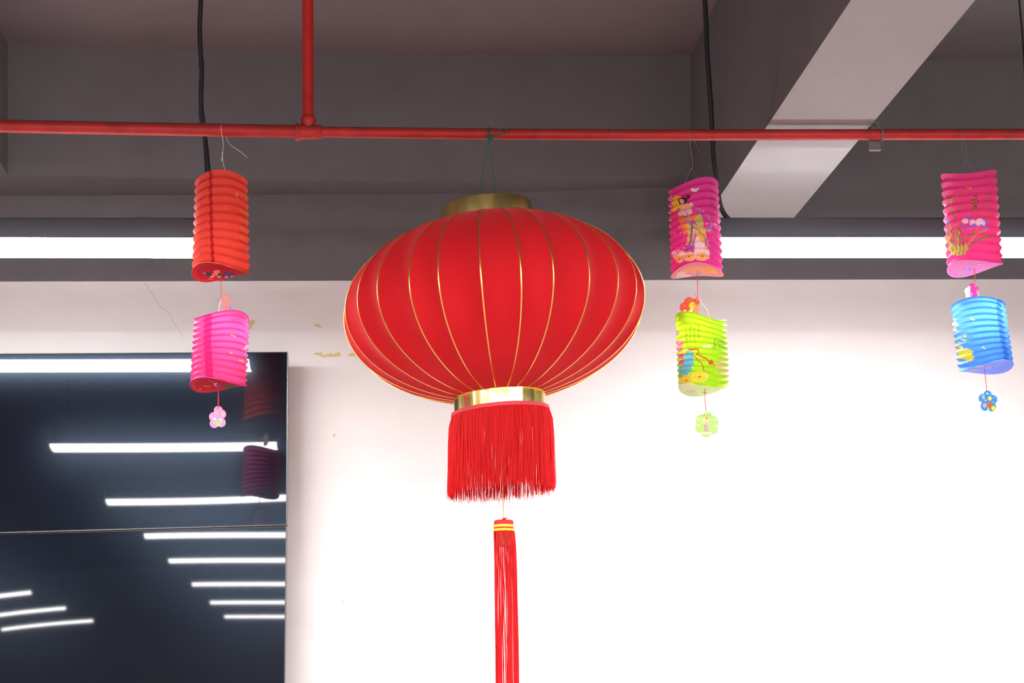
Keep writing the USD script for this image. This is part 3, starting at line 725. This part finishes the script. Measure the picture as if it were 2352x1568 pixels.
strand(R_, c0, 'hanging_wire', [(508, 283, 0.004), (507.5, 288, -0.016), (508, 300, -0.022), (511, 316, -0.012), (513, 330), (511.5, 352), (508.5, 366), (509.5, 369), (511.5, 366), (511, 360), (510, 350), (512, 372), (516, 388), (521, 415)], 0.0009, 'white_wire')
strand(R_, c0, 'wire_end', [(508, 283, 0.004), (512, 290, 0.018), (517, 307, 0.023), (523, 325, 0.012), (535, 337), (552, 348), (567.5, 361.5)], 0.0008, 'white_wire')
strand(R_, c0, 'cord', [(507.5, 626), (507.5, 660), (508, 690)], 0.0011, 'red_cord')
tg = [O((0.55, 0.6, 0.9), 520, 240, 14, 20), O((0.3, 0.4, 0.8), 526, 262, 8, 12), O((0.6, 0.75, 0.5), 505, 200, 9, 22), O(WHITE, 530, 285, 12, 10), O((0.9, 0.75, 0.5), 490, 190, 10, 14)]
flower_tag(R_, c0, (520, 696), [(0, 13, 11), (-12, 3, 11), (12, 3, 11), (-8, -11, 11), (8, -11, 11)], 8, (0.86, 0.55, 0.48), tg, ((400, 640), 4.125), turn=64, d=dP)

# --- pink, lower left
HOT = (0.86, 0.10, 0.37)
cr_ = ((400, 640), 4.125)
pr = [L((0.78, 0.03, 0.26), 74, (318, 290), (310, 600), (322, 760), (332, 960))] + butterfly(YEL, 558, 536, 24) + butterfly((0.8, 0.65, 0.2), 548, 700, 15)
pr += [P(WHITE, (672, 640), (706, 628), (712, 655), (675, 672)), P((0.2, 0.3, 0.75), (664, 660), (690, 640), (702, 650), (670, 670)), P(WHITE, (690, 690), (712, 690), (712, 720), (690, 722)), P((0.25, 0.35, 0.75), (664, 712), (698, 695), (704, 708), (676, 728)), L((0.6, 0.6, 0.15), 9, (622, 770), (650, 774), (672, 784)), O((0.7, 0.5, 0.2), 694, 830, 7, 8)]
cp = [P((0.05, 0.16, 0.05), (452, 1006), (530, 1002), (592, 1014), (570, 1030), (500, 1034), (470, 1020)), P(WHITE, (372, 990), (400, 985), (425, 1000), (420, 1018), (395, 1018)), P((0.08, 0.08, 0.35), (385, 1000), (415, 990), (430, 1010), (405, 1016)), O(WHITE, 362, 972, 6, 4), L((0.1, 0.1, 0.4), 5, (430, 1040), (490, 1042)), L((0.5, 0.25, 0.05), 9, (280, 1014), (340, 1014)), O((0.7, 0.4, 0.1), 250, 1042, 8, 4), O((0.7, 0.4, 0.1), 330, 960, 10, 3)]
P_, c0 = paper_lantern('hot pink accordion paper lantern hanging at lower left below the red one', HOT, (508.5, 731), (502.5, 884.5), 64.5, 66, 11, (-0.035, -0.11, -0.03), (-0.02, 0.115, -0.01), cr_, pr, (0.36, 0.007, 0.03), cp, None)
strand(P_, c0, 'hanging_wire', [(502.5, 716), (503, 706), (505, 698), (508, 690)], 0.0009, 'white_wire')
strand(P_, c0, 'cord', [(501, 885), (501, 915), (500.5, 940)], 0.0011, 'red_cord')
strand(P_, c0, 'cord', [(501, 885), (502.5, 918), (501.5, 938)], 0.0008, 'red_cord')
tg = [P((0.35, 0.75, 0.3), (412, 1405), (385, 1345), (400, 1350), (415, 1320), (425, 1350), (450, 1340)), L((0.8, 0.75, 0.3), 5, (410, 1395), (362, 1350)), L((0.8, 0.75, 0.3), 5, (415, 1395), (460, 1350)), O((0.6, 0.7, 0.95), 383, 1330, 18, 12), O(WHITE, 385, 1322, 10, 8), O((0.6, 0.7, 0.95), 440, 1332, 14, 12), O(WHITE, 445, 1336, 8, 6), L((0.9, 0.6, 0.3), 6, (390, 1290), (415, 1265)), L((0.9, 0.6, 0.3), 6, (395, 1262), (425, 1300)), L((0.85, 0.7, 0.35), 7, (452, 1260), (455, 1300)), L((0.85, 0.7, 0.35), 7, (468, 1262), (470, 1298)), O(WHITE, 352, 1305, 5, 6), O(WHITE, 385, 1268, 5, 6), O((0.9, 0.7, 0.2), 418, 1226, 7, 6)]
flower_tag(P_, c0, (500, 957.5), [(1.5, 15, 10.5), (-9, 0, 11), (9, 7, 10.5), (-8, -15, 10.5), (7.5, -12, 11)], 10, (0.88, 0.36, 0.66), tg, cr_, turn=10, hole=(414, 1235, 5))

# --- magenta with a robed lady, upper right of the big lantern
MAG = (0.78, 0.055, 0.36)
cr_ = ((1490, 300), 4.126)
pr = [P(WHITE, (398, 550), (412, 540), (440, 545), (492, 532), (470, 555), (455, 576), (425, 572), (402, 562)),
      L(WHITE, 4, (182, 622), (212, 622), (214, 662), (184, 664), (182, 622)), L(WHITE, 3, (190, 640), (208, 632)), L(WHITE, 3, (192, 655), (206, 648)),
      O((0.88, 0.74, 0.04), 268, 668, 58, 56), P((0.88, 0.74, 0.04), (212, 690), (330, 660), (290, 716), (236, 762), (208, 764)),
      P((0.05, 0.02, 0.02), (276, 660), (284, 640), (318, 630), (340, 628), (346, 608), (372, 612), (398, 606), (386, 634), (364, 640), (358, 662), (340, 690), (300, 698), (276, 690)),
      P((0.85, 0.58, 0.48), (290, 650), (318, 644), (332, 662), (326, 690), (300, 692), (284, 672)),
      L((0.2, 0.06, 0.05), 3, (292, 664), (302, 662)), L((0.2, 0.06, 0.05), 3, (312, 660), (322, 662)), L((0.7, 0.1, 0.1), 4, (304, 681), (311, 680)), O((0.85, 0.3, 0.3), 352, 626, 6, 5), L((0.5, 0.25, 0.1), 3, (284, 766), (340, 748)), L((0.75, 0.3, 0.3), 4, (330, 800), (380, 792)),
      P((0.82, 0.55, 0.25), (270, 720), (330, 694), (372, 690), (420, 690), (415, 720), (360, 740), (300, 750)),
      P((0.85, 0.60, 0.52), (282, 750), (330, 720), (400, 720), (415, 770), (380, 800), (310, 806), (280, 800), (272, 772)),
      L(WHITE, 8, (385, 700), (400, 682), (418, 690)), P((0.15, 0.4, 0.15), (258, 738), (284, 744), (280, 766), (262, 760)),
      P((0.85, 0.24, 0.08), (262, 786), (282, 800), (310, 800), (345, 822), (400, 815), (440, 775), (458, 800), (440, 835), (400, 856), (350, 862), (320, 905), (350, 985), (318, 965), (292, 890)),
      P((0.50, 0.60, 0.16), (430, 840), (458, 795), (486, 775), (520, 835), (526, 910), (490, 918), (450, 880)),
      P((0.86, 0.56, 0.10), (345, 880), (400, 870), (480, 905), (545, 925), (552, 990), (530, 1075), (500, 1055), (450, 990), (405, 1020), (392, 1070), (348, 1085), (365, 1000)),
      P((0.86, 0.34, 0.12), (318, 880), (350, 880), (360, 950), (335, 985)), P((0.85, 0.3, 0.14), (392, 1010), (430, 985), (430, 1050), (395, 1100)),
      P((0.86, 0.74, 0.74), (436, 1030), (462, 990), (500, 1050), (545, 1090), (580, 1160), (430, 1160)),
      L((0.30, 0.40, 0.36), 15, (312, 798), (345, 850), (400, 890), (470, 935), (520, 990), (552, 1050), (578, 1130)),
      L((0.35, 0.45, 0.50), 14, (345, 745), (368, 800), (400, 850)),
      L((0.10, 0.20, 0.55), 17, (408, 860), (408, 940), (394, 1030), (384, 1085)), L((0.12, 0.28, 0.6), 10, (424, 900), (440, 980), (430, 1060), (412, 1150)), L(WHITE, 6, (428, 920), (434, 1010)),
      L((0.1, 0.2, 0.6), 12, (356, 1100), (362, 1150)), L((0.1, 0.25, 0.6), 12, (398, 1090), (408, 1150)),
      L((0.45, 0.30, 0.52), 13, (415, 718), (480, 742), (540, 785), (588, 830), (604, 890), (600, 935)), P((0.42, 0.32, 0.6), (535, 918), (612, 894), (604, 952), (545, 948)),
      P(WHITE, (206, 1192), (214, 1150), (240, 1132), (262, 1160), (300, 1128), (334, 1138), (330, 1176), (270, 1186), (220, 1204)), P(WHITE, (334, 1160), (400, 1146), (450, 1160), (540, 1150), (586, 1150), (584, 1182), (340, 1186))]
pr += flower((0.88, 0.58, 0.22), (0.5, 0.2, 0.05), 278, 1212, 46, 38, 6, (0.92, 0.76, 0.5)) + flower((0.88, 0.58, 0.22), (0.5, 0.2, 0.05), 380, 1190, 62, 44, 7, (0.92, 0.78, 0.55)) + flower((0.88, 0.56, 0.2), (0.5, 0.2, 0.05), 508, 1188, 70, 42, 7, (0.92, 0.76, 0.5)) + flower((0.9, 0.6, 0.3), (0.6, 0.3, 0.1), 270, 1136, 16, 14) + flower((0.9, 0.55, 0.25), (0.6, 0.2, 0.1), 548, 1106, 20, 16)
for x, y in ((225, 965), (240, 985), (300, 962), (330, 1008), (255, 1106), (312, 1080), (326, 1108), (556, 878), (574, 945), (575, 1036), (612, 1008), (566, 1140), (500, 1112), (528, 1076), (195, 715), (190, 780), (192, 850), (192, 912), (560, 1056), (288, 912)):
    pr.append(O(WHITE if (x + y) % 3 else (0.9, 0.7, 0.3), x, y, 8, 6))
pr += [L(WHITE, 4, (616, 876), (640, 890), (654, 912)), L(WHITE, 4, (636, 876), (622, 900)), L(WHITE, 3, (526, 748), (530, 800))]
pr += script((0.22, 0.03, 0.10), 588, 560, 72, 30, 1, 2, 31, 0.3, 3.6) + script((0.22, 0.03, 0.10), 586, 620, 80, 24, 1, 3, 32, 0.2, 3.6) + script((0.22, 0.03, 0.10), 584, 665, 84, 70, 3, 3, 33, 0.3, 3.2)
cp = [P((0.90, 0.52, 0.26), (300, 1320), (400, 1280), (560, 1280), (660, 1310), (640, 1350), (480, 1350)), O((0.88, 0.78, 0.76), 335, 1360, 70, 30), O((0.85, 0.45, 0.5), 385, 1350, 40, 14), L((0.9, 0.6, 0.5), 8, (420, 1310), (500, 1300), (520, 1330), (440, 1345), (410, 1330)), O((0.3, 0.6, 0.75), 470, 1345, 26, 14), O((0.85, 0.75, 0.1), 596, 1328, 32, 22), L((0.85, 0.7, 0.1), 14, (540, 1330), (570, 1345)), O(WHITE, 640, 1345, 12, 5), O((0.75, 0.7, 0.85), 275, 1385, 24, 12)]
M_, c0 = paper_lantern('magenta accordion paper lantern printed with a robed woman, above the lime one', MAG, (1592, 431), (1601, 626), 58.5, 61, 12, (0.155, -0.10, -0.02), (0.035, 0.01, -0.13), cr_, pr, (0.82, 0.40, 0.42), cp, None, card_dot=(0.75, 0.15, 0.35))
strand(M_, c0, 'hanging_wire', [(1583, 297.5, 0.004), (1583, 300, -0.014), (1583.5, 310, -0.018), (1585, 324, -0.008), (1585.5, 334), (1588, 350), (1590.5, 372), (1591, 381), (1586, 389), (1589, 386), (1581, 400), (1576, 412), (1572, 426)], 0.0006, 'grey_wire2')
strand(M_, c0, 'wire_end', [(1589, 386), (1596, 398), (1606, 410), (1614, 420)], 0.0005, 'grey_wire')
strand(M_, c0, 'wire_end', [(1587, 300, -0.014), (1590, 310, -0.018), (1594, 322, -0.01), (1601, 337), (1609, 354)], 0.0004, 'grey_wire')
strand(M_, c0, 'cord', [(1602, 630), (1602.5, 660), (1603.5, 686)], 0.0012, 'red_cord')
strand(M_, c0, 'cord', [(1603.5, 686), (1600, 682), (1597.5, 676)], 0.0009, 'red_cord')
tg = [O((0.88, 0.68, 0.06), 412, 255, 30, 34), P((0.75, 0.85, 0.55), (308, 315), (345, 290), (360, 320), (420, 270), (412, 345), (310, 350)), O(WHITE, 345, 300, 14, 10), P((0.9, 0.36, 0.16), (425, 270), (480, 230), (485, 300), (440, 345), (415, 345)), P((0.75, 0.2, 0.15), (372, 195), (405, 192), (408, 215), (385, 218)), P((0.9, 0.45, 0.3), (332, 240), (356, 255), (345, 262)), L((0.2, 0.1, 0.05), 4, (425, 240), (432, 262)), L((0.3, 0.25, 0.1), 4, (420, 205), (470, 240)), O(WHITE, 455, 210, 4, 4)]
flower_tag(M_, c0, (1584.5, 705), [(-2, 12, 11), (-12, 1, 11), (12, 8, 11), (-9, -14, 11), (9, -10, 11)], 9, (0.80, 0.10, 0.05), tg, ((1490, 640), 4.126), turn=-15)

# --- lime green, lower right of the big lantern
LIME = (0.46, 0.74, 0.02)
cr_ = ((1490, 640), 4.126)
INK = (0.10, 0.22, 0.03)
pr = []
for k, (x, y0, y1) in enumerate(((470, 430, 560), (430, 460, 605), (390, 435, 575), (352, 480, 615))):
    pr += script(INK, x - 11, y0, 22, y1 - y0, 6, 1, 50 + k, 0, 2.6)
pr += script(INK, 620, 562, 22, 95, 5, 1, 60, 0, 2.6) + script(INK, 644, 540, 78, 24, 1, 4, 61, 0.45, 2.6) + script(INK, 655, 575, 75, 66, 3, 3, 62, 0.3, 2.6)
pr += [O((0.7, 0.85, 0.45), 525, 636, 22, 12), O((0.7, 0.85, 0.45), 575, 634, 26, 14), P((0.30, 0.28, 0.24), (244, 505), (266, 480), (284, 520), (262, 540)),
       P((0.85, 0.25, 0.30), (250, 592), (300, 580), (326, 590), (328, 622), (300, 640), (252, 632)), P((0.85, 0.75, 0.1), (300, 640), (345, 660), (380, 668), (350, 720), (300, 730), (330, 690)),
       P((0.80, 0.22, 0.36), (256, 655), (300, 640), (320, 664), (296, 690), (262, 684)), P((0.74, 0.16, 0.30), (262, 715), (312, 700), (340, 734), (296, 760), (266, 750)), P((0.68, 0.14, 0.3), (268, 780), (310, 760), (340, 790), (300, 818), (272, 806)),
       P((0.16, 0.50, 0.80), (332, 700), (362, 676), (405, 684), (424, 712), (414, 760), (428, 800), (402, 830), (396, 872), (340, 915), (276, 920), (272, 830), (330, 800), (325, 750)),
       L((0.10, 0.36, 0.66), 4, (350, 700), (372, 760), (360, 830), (352, 900)), L((0.10, 0.36, 0.66), 4, (395, 700), (398, 780), (385, 860)),
       P((0.35, 0.36, 0.2), (330, 690), (385, 664), (380, 680), (345, 730)), P((0.35, 0.5, 0.12), (272, 905), (310, 900), (318, 930), (280, 930)), L((0.6, 0.2, 0.15), 5, (300, 820), (335, 860)),
       L((0.72, 0.10, 0.05), 13, (384, 672), (425, 668), (462, 664), (470, 690), (452, 712), (500, 735), (545, 748), (575, 785)), O((0.74, 0.10, 0.05), 590, 790, 24, 20), L((0.72, 0.1, 0.05), 8, (600, 800), (640, 818), (655, 820)),
       L((0.60, 0.12, 0.06), 9, (412, 720), (442, 740), (462, 770), (500, 795), (515, 835), (518, 862)), L((0.5, 0.15, 0.06), 6, (518, 862), (560, 878), (612, 882)),
       L((0.84, 0.42, 0.44), 16, (648, 820), (680, 790), (720, 760), (738, 740)), L((0.84, 0.42, 0.44), 20, (655, 818), (735, 822)), L((0.84, 0.45, 0.48), 14, (720, 700), (755, 692)), O((0.84, 0.4, 0.45), 726, 820, 16, 14),
       L((0.84, 0.40, 0.44), 16, (672, 872), (720, 860), (752, 862), (735, 885)), L((0.84, 0.40, 0.44), 14, (672, 880), (690, 908)), L((0.84, 0.40, 0.44), 14, (726, 938), (756, 920))]
pr += flower((0.86, 0.70, 0.08), (0.6, 0.25, 0.03), 480, 925, 84, 50, 9, (0.90, 0.80, 0.35)) + flower((0.86, 0.64, 0.10), (0.6, 0.25, 0.05), 345, 962, 72, 52, 8, (0.9, 0.78, 0.42)) + [O((0.88, 0.7, 0.3), 308, 1005, 22, 16)]
cp = [O((0.9, 0.66, 0.68), 400, 1062, 46, 18), O((0.72, 0.76, 0.86), 420, 1085, 45, 10)]
G_, c0 = paper_lantern('lime green accordion paper lantern with red ribbon print, below the magenta one', LIME, (1610, 735), (1617, 892), 59.5, 59.5, 12, (-0.02, 0.165, 0.02), (0.03, 0.10, 0.08), cr_, pr, (0.86, 0.87, 0.74), cp, None, card_dot=(0.45, 0.5, 0.3))
strand(G_, c0, 'hanging_wire', [(1601, 694), (1602, 688), (1605, 687), (1609, 692), (1612, 699), (1621, 706), (1626, 714), (1627.5, 722), (1628.5, 730)], 0.0013, 'white_wire')
strand(G_, c0, 'cord', [(1618.5, 893), (1619.5, 920), (1621, 944)], 0.0009, 'red_cord')
strand(G_, c0, 'cord_pin', [(1614, 901.5), (1622.5, 901.5)], 0.0007, 'grey_wire')
tg = [O((0.80, 0.85, 0.25), 535, 1345, 36, 34), O((0.8, 0.55, 0.45), 550, 1330, 10, 12), O((0.7, 0.2, 0.2), 550, 1318, 14, 7), P((0.8, 0.5, 0.5), (530, 1355), (575, 1350), (565, 1385), (530, 1385)), P((0.7, 0.42, 0.25), (528, 1385), (555, 1385), (568, 1460), (530, 1465)), L((0.35, 0.3, 0.6), 8, (528, 1385), (535, 1440)), L((0.3, 0.55, 0.8), 5, (560, 1390), (575, 1440), (590, 1460)), L((0.3, 0.55, 0.8), 5, (505, 1385), (520, 1392)), O((0.72, 0.85, 0.62), 470, 1330, 18, 9), O((0.72, 0.85, 0.62), 635, 1330, 18, 9), O((0.72, 0.85, 0.62), 470, 1390, 16, 9), O((0.72, 0.85, 0.62), 628, 1395, 18, 9), O((0.75, 0.86, 0.65), 545, 1462, 50, 10)]
for k, x in enumerate((508, 532, 555, 578)):
    tg += script((0.28, 0.36, 0.2), x - 9, 1286, 18, 22, 1, 1, 70 + k, 0, 3)
flower_tag(G_, c0, (1623.5, 974.5), [(16.5 * math.sin(math.radians(60 * k + 5)), 17 * math.cos(math.radians(60 * k + 5)), 12.5) for k in range(6)], 18, (0.48, 0.74, 0.20), tg, cr_, turn=4, hole=(545, 1276, 6))

# --- pink with orchids, upper far right
ORC = (0.84, 0.07, 0.32)
cr_ = ((2120, 300), 4.354)
OLV, OLV2 = (0.24, 0.25, 0.05), (0.44, 0.44, 0.10)
PER_, LIL = (0.22, 0.28, 0.78), (0.80, 0.76, 0.90)
pr = butterfly((0.85, 0.55, 0.05), 458, 562, 26)
for w, c, pts in ((6, OLV, [(176, 622), (210, 650), (250, 690), (272, 770)]), (9, OLV2, [(432, 620), (370, 630), (310, 655), (275, 690), (262, 740), (282, 800)]), (8, OLV, [(280, 650), (250, 690), (225, 712)]), (5, OLV, [(440, 712), (390, 740), (360, 770)]), (5, OLV2, [(440, 830), (480, 826)]),
                  (13, OLV, [(250, 790), (300, 820), (318, 880), (318, 980), (345, 1060), (352, 1150), (340, 1230)]), (13, OLV2, [(262, 920), (258, 1000), (285, 1080), (300, 1160), (310, 1240)]), (14, OLV, [(230, 960), (240, 1030), (262, 1100), (275, 1180), (290, 1236)]), (13, OLV2, [(205, 1040), (240, 1110), (258, 1180), (275, 1240)]),
                  (14, OLV, [(340, 960), (385, 1020), (395, 1090), (380, 1160), (360, 1236)]), (12, OLV, [(520, 990), (470, 1040), (430, 1080), (400, 1130), (380, 1210)]), (14, OLV2, [(650, 985), (560, 1010), (490, 1080), (440, 1140), (400, 1220)]), (17, OLV, [(715, 1052), (640, 1056), (560, 1080), (490, 1125), (440, 1180)]), (8, OLV, [(580, 1045), (630, 1062), (632, 1092)]),
                  (6, OLV, [(570, 850), (530, 870), (500, 880)]), (5, OLV, [(360, 880), (395, 930), (420, 990)]), (5, OLV2, [(540, 960), (520, 1010), (470, 1040)]), (10, (0.25, 0.26, 0.08), [(300, 1100), (320, 1180), (330, 1230)]), (8, (0.25, 0.26, 0.08), [(420, 1090), (450, 1060), (520, 1020)]), (5, OLV, [(410, 740), (420, 780)]), (5, OLV2, [(330, 650), (350, 700)])):
    pr.append(L(c, w, *pts))
for k, (x, y) in enumerate(((215, 1090), (232, 1010), (248, 1050), (278, 960), (300, 1010), (322, 930), (356, 1000), (368, 940), (410, 1060), (330, 1050), (262, 1130), (392, 1120))):
    bx = 262 + 14 * k
    pr.append(L((OLV, OLV2, (0.60, 0.62, 0.22), (0.16, 0.20, 0.04))[k % 4], 10 - k % 3, (x, y), ((x + bx) / 2 - 6, (y + 1220) / 2), (bx, 1226)))
pr += [P((0.50, 0.52, 0.12), (240, 1180), (300, 1150), (430, 1150), (455, 1170), (420, 1230), (330, 1250), (262, 1225))]
for k in range(9):
    pr.append(L(OLV if k % 2 else (0.66, 0.68, 0.25), 6, (258 + 20 * k, 1246 - 2 * k), (270 + 19 * k, 1150 - 4 * k)))
for c, x, y, rx, ry in ((PER_, 455, 860, 20, 24), (LIL, 420, 895, 34, 26), (LIL, 497, 906, 30, 20), (PER_, 505, 938, 38, 20), (LIL, 570, 912, 42, 40), (PER_, 640, 908, 20, 20), (LIL, 615, 920, 16, 24), (PER_, 398, 952, 32, 14), (PER_, 630, 965, 26, 16), (PER_, 525, 876, 10, 12), (PER_, 462, 972, 26, 9), (PER_, 585, 945, 20, 14), (LIL, 480, 925, 14, 10), (PER_, 600, 880, 12, 8),
                        (PER_, 186, 842, 20, 20), (LIL, 216, 848, 22, 20), (PER_, 240, 908, 28, 16), (LIL, 184, 922, 14, 26), (PER_, 190, 940, 14, 12), (PER_, 192, 992, 12, 18), (LIL, 770, 1025, 12, 20), (OLV, 350, 794, 24, 12), (OLV, 266, 664, 18, 12), (LIL, 198, 745, 14, 14), (OLV2, 180, 762, 10, 10)):
    pr.append(O(c, x, y, rx, ry))
glyph = [[(484, 652), (552, 645)], [(504, 634), (506, 668)], [(534, 630), (531, 664)], [(490, 676), (490, 704)], [(490, 676), (514, 674), (514, 702)], [(490, 690), (513, 688)], [(490, 704), (514, 702)], [(526, 672), (526, 706)], [(526, 672), (552, 670), (552, 704)], [(526, 688), (551, 686)], [(526, 706), (552, 704)],
         [(481, 708), (480, 792)], [(556, 704), (558, 790), (546, 794)], [(498, 728), (542, 725)], [(502, 742), (502, 766)], [(502, 742), (538, 740), (538, 764)], [(502, 753), (537, 752)], [(502, 766), (538, 764)], [(519, 714), (520, 792)], [(516, 768), (498, 788)], [(523, 768), (542, 784)]]
pr += [L((0.70, 0.45, 0.10), 9, *g_) for g_ in glyph] + [L((0.05, 0.03, 0.01), 5, *g_) for g_ in glyph]
for k, y in enumerate((606, 690, 765, 838)):
    pr += script((0.42, 0.24, 0.04), 584, y - 6, 122, 28, 1, 4, 80 + k, 0.10, 3.4) + script((0.42, 0.24, 0.04), 596, y + 36, 116, 18, 1, 4, 90 + k, 0.22, 2.8) * (k < 3)
cp = [P((0.35, 0.72, 0.5), (340, 1420), (420, 1400), (430, 1425), (370, 1436)), P((0.35, 0.45, 0.8), (390, 1375), (440, 1362), (500, 1385), (470, 1395), (420, 1392)), P((0.4, 0.7, 0.6), (320, 1390), (360, 1396), (350, 1410)), O(WHITE, 440, 1372, 18, 6), O(WHITE, 565, 1336, 20, 5), O((0.85, 0.65, 0.2), 520, 1360, 12, 4), L((0.35, 0.4, 0.8), 5, (480, 1388), (520, 1382)), L((0.9, 0.6, 0.3), 4, (470, 1350), (490, 1372))]
O_, c0 = paper_lantern('pink accordion paper lantern printed with blue orchids, above the blue one', ORC, (2225, 407), (2239, 614), 65, 65, 11, (0.085, 0.0, 0.14), (0.13, 0.11, 0.0), cr_, pr, (0.84, 0.42, 0.68), cp, None, card_dot=(0.8, 0.3, 0.5))
strand(O_, c0, 'hanging_wire', [(2209, 296, 0.004), (2210, 299, -0.014), (2212, 309, -0.018), (2215, 322, -0.008), (2219, 345), (2222, 372), (2225, 377), (2232, 388), (2244, 396)], 0.00035, 'grey_wire2')
strand(O_, c0, 'wire_end', [(2208, 296, 0.004), (2207, 302, -0.016), (2208, 310, -0.018), (2209, 324, -0.006), (2211, 350), (2216, 375), (2208, 392), (2200, 404)], 0.0003, 'grey_wire2')
strand(O_, c0, 'cord', [(2238, 618), (2239.5, 635), (2240.5, 655)], 0.0012, 'red_cord')
tg = [P((0.85, 0.80, 0.85), (380, 310), (388, 215), (415, 190), (434, 205), (432, 310)), O((0.8, 0.7, 0.3), 475, 210, 8, 6), O((0.5, 0.4, 0.8), 440, 280, 8, 14), O((0.75, 0.3, 0.3), 490, 270, 10, 22)]
flower_tag(O_, c0, (2232, 668), [(0, 10, 8), (-9, 2, 8), (9, 2, 8), (-6, -9, 8), (6, -9, 8)], 6, (0.80, 0.06, 0.34), tg, ((2130, 610), 4.355), turn=-40)

# --- blue, lower far right
BLU = (0.10, 0.35, 0.84)
cr_ = ((2130, 610), 4.355)
pr = [L((0.05, 0.19, 0.60), 46, (738, 300), (722, 420), (734, 500), (738, 560), (752, 660), (770, 780), (792, 880), (800, 960))] + butterfly((0.8, 0.7, 0.25), 446, 530, 22) + butterfly((0.82, 0.72, 0.2), 560, 816, 18)
pr += [P((0.82, 0.66, 0.10), (350, 690), (362, 676), (378, 690), (398, 700), (380, 716), (362, 706)), P((0.75, 0.3, 0.15), (350, 676), (368, 684), (366, 700)), P((0.7, 0.55, 0.2), (310, 738), (350, 726), (382, 740), (372, 756), (340, 742)),
       P((0.25, 0.6, 0.15), (258, 770), (290, 752), (322, 768), (300, 784), (270, 786)), P((0.75, 0.2, 0.15), (250, 768), (268, 760), (280, 780), (262, 786)), P((0.25, 0.6, 0.15), (262, 830), (300, 800), (330, 812), (322, 836), (280, 850)), P((0.8, 0.3, 0.3), (256, 824), (284, 818), (290, 840), (266, 852)), P((0.3, 0.62, 0.2), (270, 880), (300, 872), (300, 905), (280, 905)), P((0.25, 0.55, 0.15), (276, 945), (310, 935), (310, 965), (285, 968)),
       O((0.82, 0.78, 0.45), 266, 580, 26, 24), O(WHITE, 258, 535, 14, 12), O((0.8, 0.78, 0.5), 262, 636, 16, 20)]
for cx_, cy_, r_ in ((350, 868, 100), (368, 916, 96)):
    for k in range(26):
        q = -2.6 + 3.9 * k / 25
        pr.append(L((0.86, 0.74, 0.06) if k % 2 else (0.84, 0.66, 0.03), 9, (cx_ + 12 * math.cos(q), cy_ + 6 * math.sin(q)), (cx_ + r_ * math.cos(q) * (0.85 + 0.15 * (k % 3 == 0)), cy_ + 0.40 * r_ * math.sin(q) + 6 * math.sin(3 * q))))
    pr.append(O((0.86, 0.72, 0.05), cx_ - 10, cy_, 48, 20))
pr += [O((0.8, 0.35, 0.1), 376, 886, 12, 6), L((0.84, 0.72, 0.1), 8, (320, 975), (345, 985)), L((0.84, 0.72, 0.1), 8, (345, 965), (365, 978)), L((0.84, 0.72, 0.1), 8, (375, 960), (395, 970)), P((0.75, 0.75, 0.2), (300, 800), (340, 800), (335, 830), (310, 830))]
cp = [O((0.80, 0.50, 0.66), 520, 1005, 48, 18), O((0.86, 0.62, 0.4), 615, 1018, 24, 10), O((0.85, 0.45, 0.45), 470, 1042, 55, 12), L((0.85, 0.55, 0.4), 10, (555, 972), (592, 970)), L((0.5, 0.55, 0.75), 8, (665, 1004), (745, 998)), L((0.5, 0.6, 0.7), 10, (700, 982), (760, 978))]
B_, c0 = paper_lantern('sky blue accordion paper lantern hanging at far right below the orchid printed one', BLU, (2246.5, 698), (2263, 846), 64, 64.5, 11, (0.06, 0.0, -0.07), (0.13, -0.10, 0.02), cr_, pr, (0.34, 0.44, 0.84), cp, None, card_dot=(0.75, 0.8, 0.9))
strand(B_, c0, 'hanging_wire', [(2228, 690), (2234, 672), (2240.5, 655), (2246, 672), (2250, 690)], 0.0009, 'white_wire')
strand(B_, c0, 'cord', [(2261, 848), (2264, 872), (2267, 902)], 0.0009, 'red_cord')
tg = [O((0.86, 0.76, 0.08), 626, 1326, 20, 22), O((0.9, 0.8, 0.3), 626, 1324, 8, 8), O((0.8, 0.55, 0.05), 582, 1347, 12, 11), P((0.12, 0.35, 0.08), (590, 1375), (640, 1360), (660, 1385), (670, 1420), (640, 1445), (605, 1440), (598, 1405)), O((0.75, 0.14, 0.08), 620, 1392, 30, 26), O((0.5, 0.08, 0.1), 622, 1395, 12, 10), O((0.5, 0.45, 0.82), 572, 1398, 20, 22), O((0.86, 0.72, 0.06), 665, 1424, 22, 24), O((0.75, 0.6, 0.05), 610, 1432, 10, 10), L((0.6, 0.65, 0.3), 4, (533, 1300), (536, 1325)), L((0.75, 0.7, 0.5), 7, (552, 1295), (554, 1335)), L((0.75, 0.7, 0.5), 7, (566, 1295), (567, 1330)), O((0.75, 0.5, 0.2), 536, 1360, 9, 6), O((0.8, 0.5, 0.3), 660, 1363, 8, 6), O(WHITE, 585, 1280, 4, 4), O(WHITE, 630, 1282, 4, 4), O(WHITE, 672, 1314, 4, 4), O(WHITE, 690, 1366, 4, 4)]
flower_tag(B_, c0, (2269.5, 921), [(-1, 14.5, 10), (-12.5, 6, 10.5), (12, 4, 10.5), (-7.5, -12, 10.5), (9, -13, 10.5)], 11, (0.05, 0.30, 0.74), tg, cr_, turn=8, hole=(600, 1277, 9))
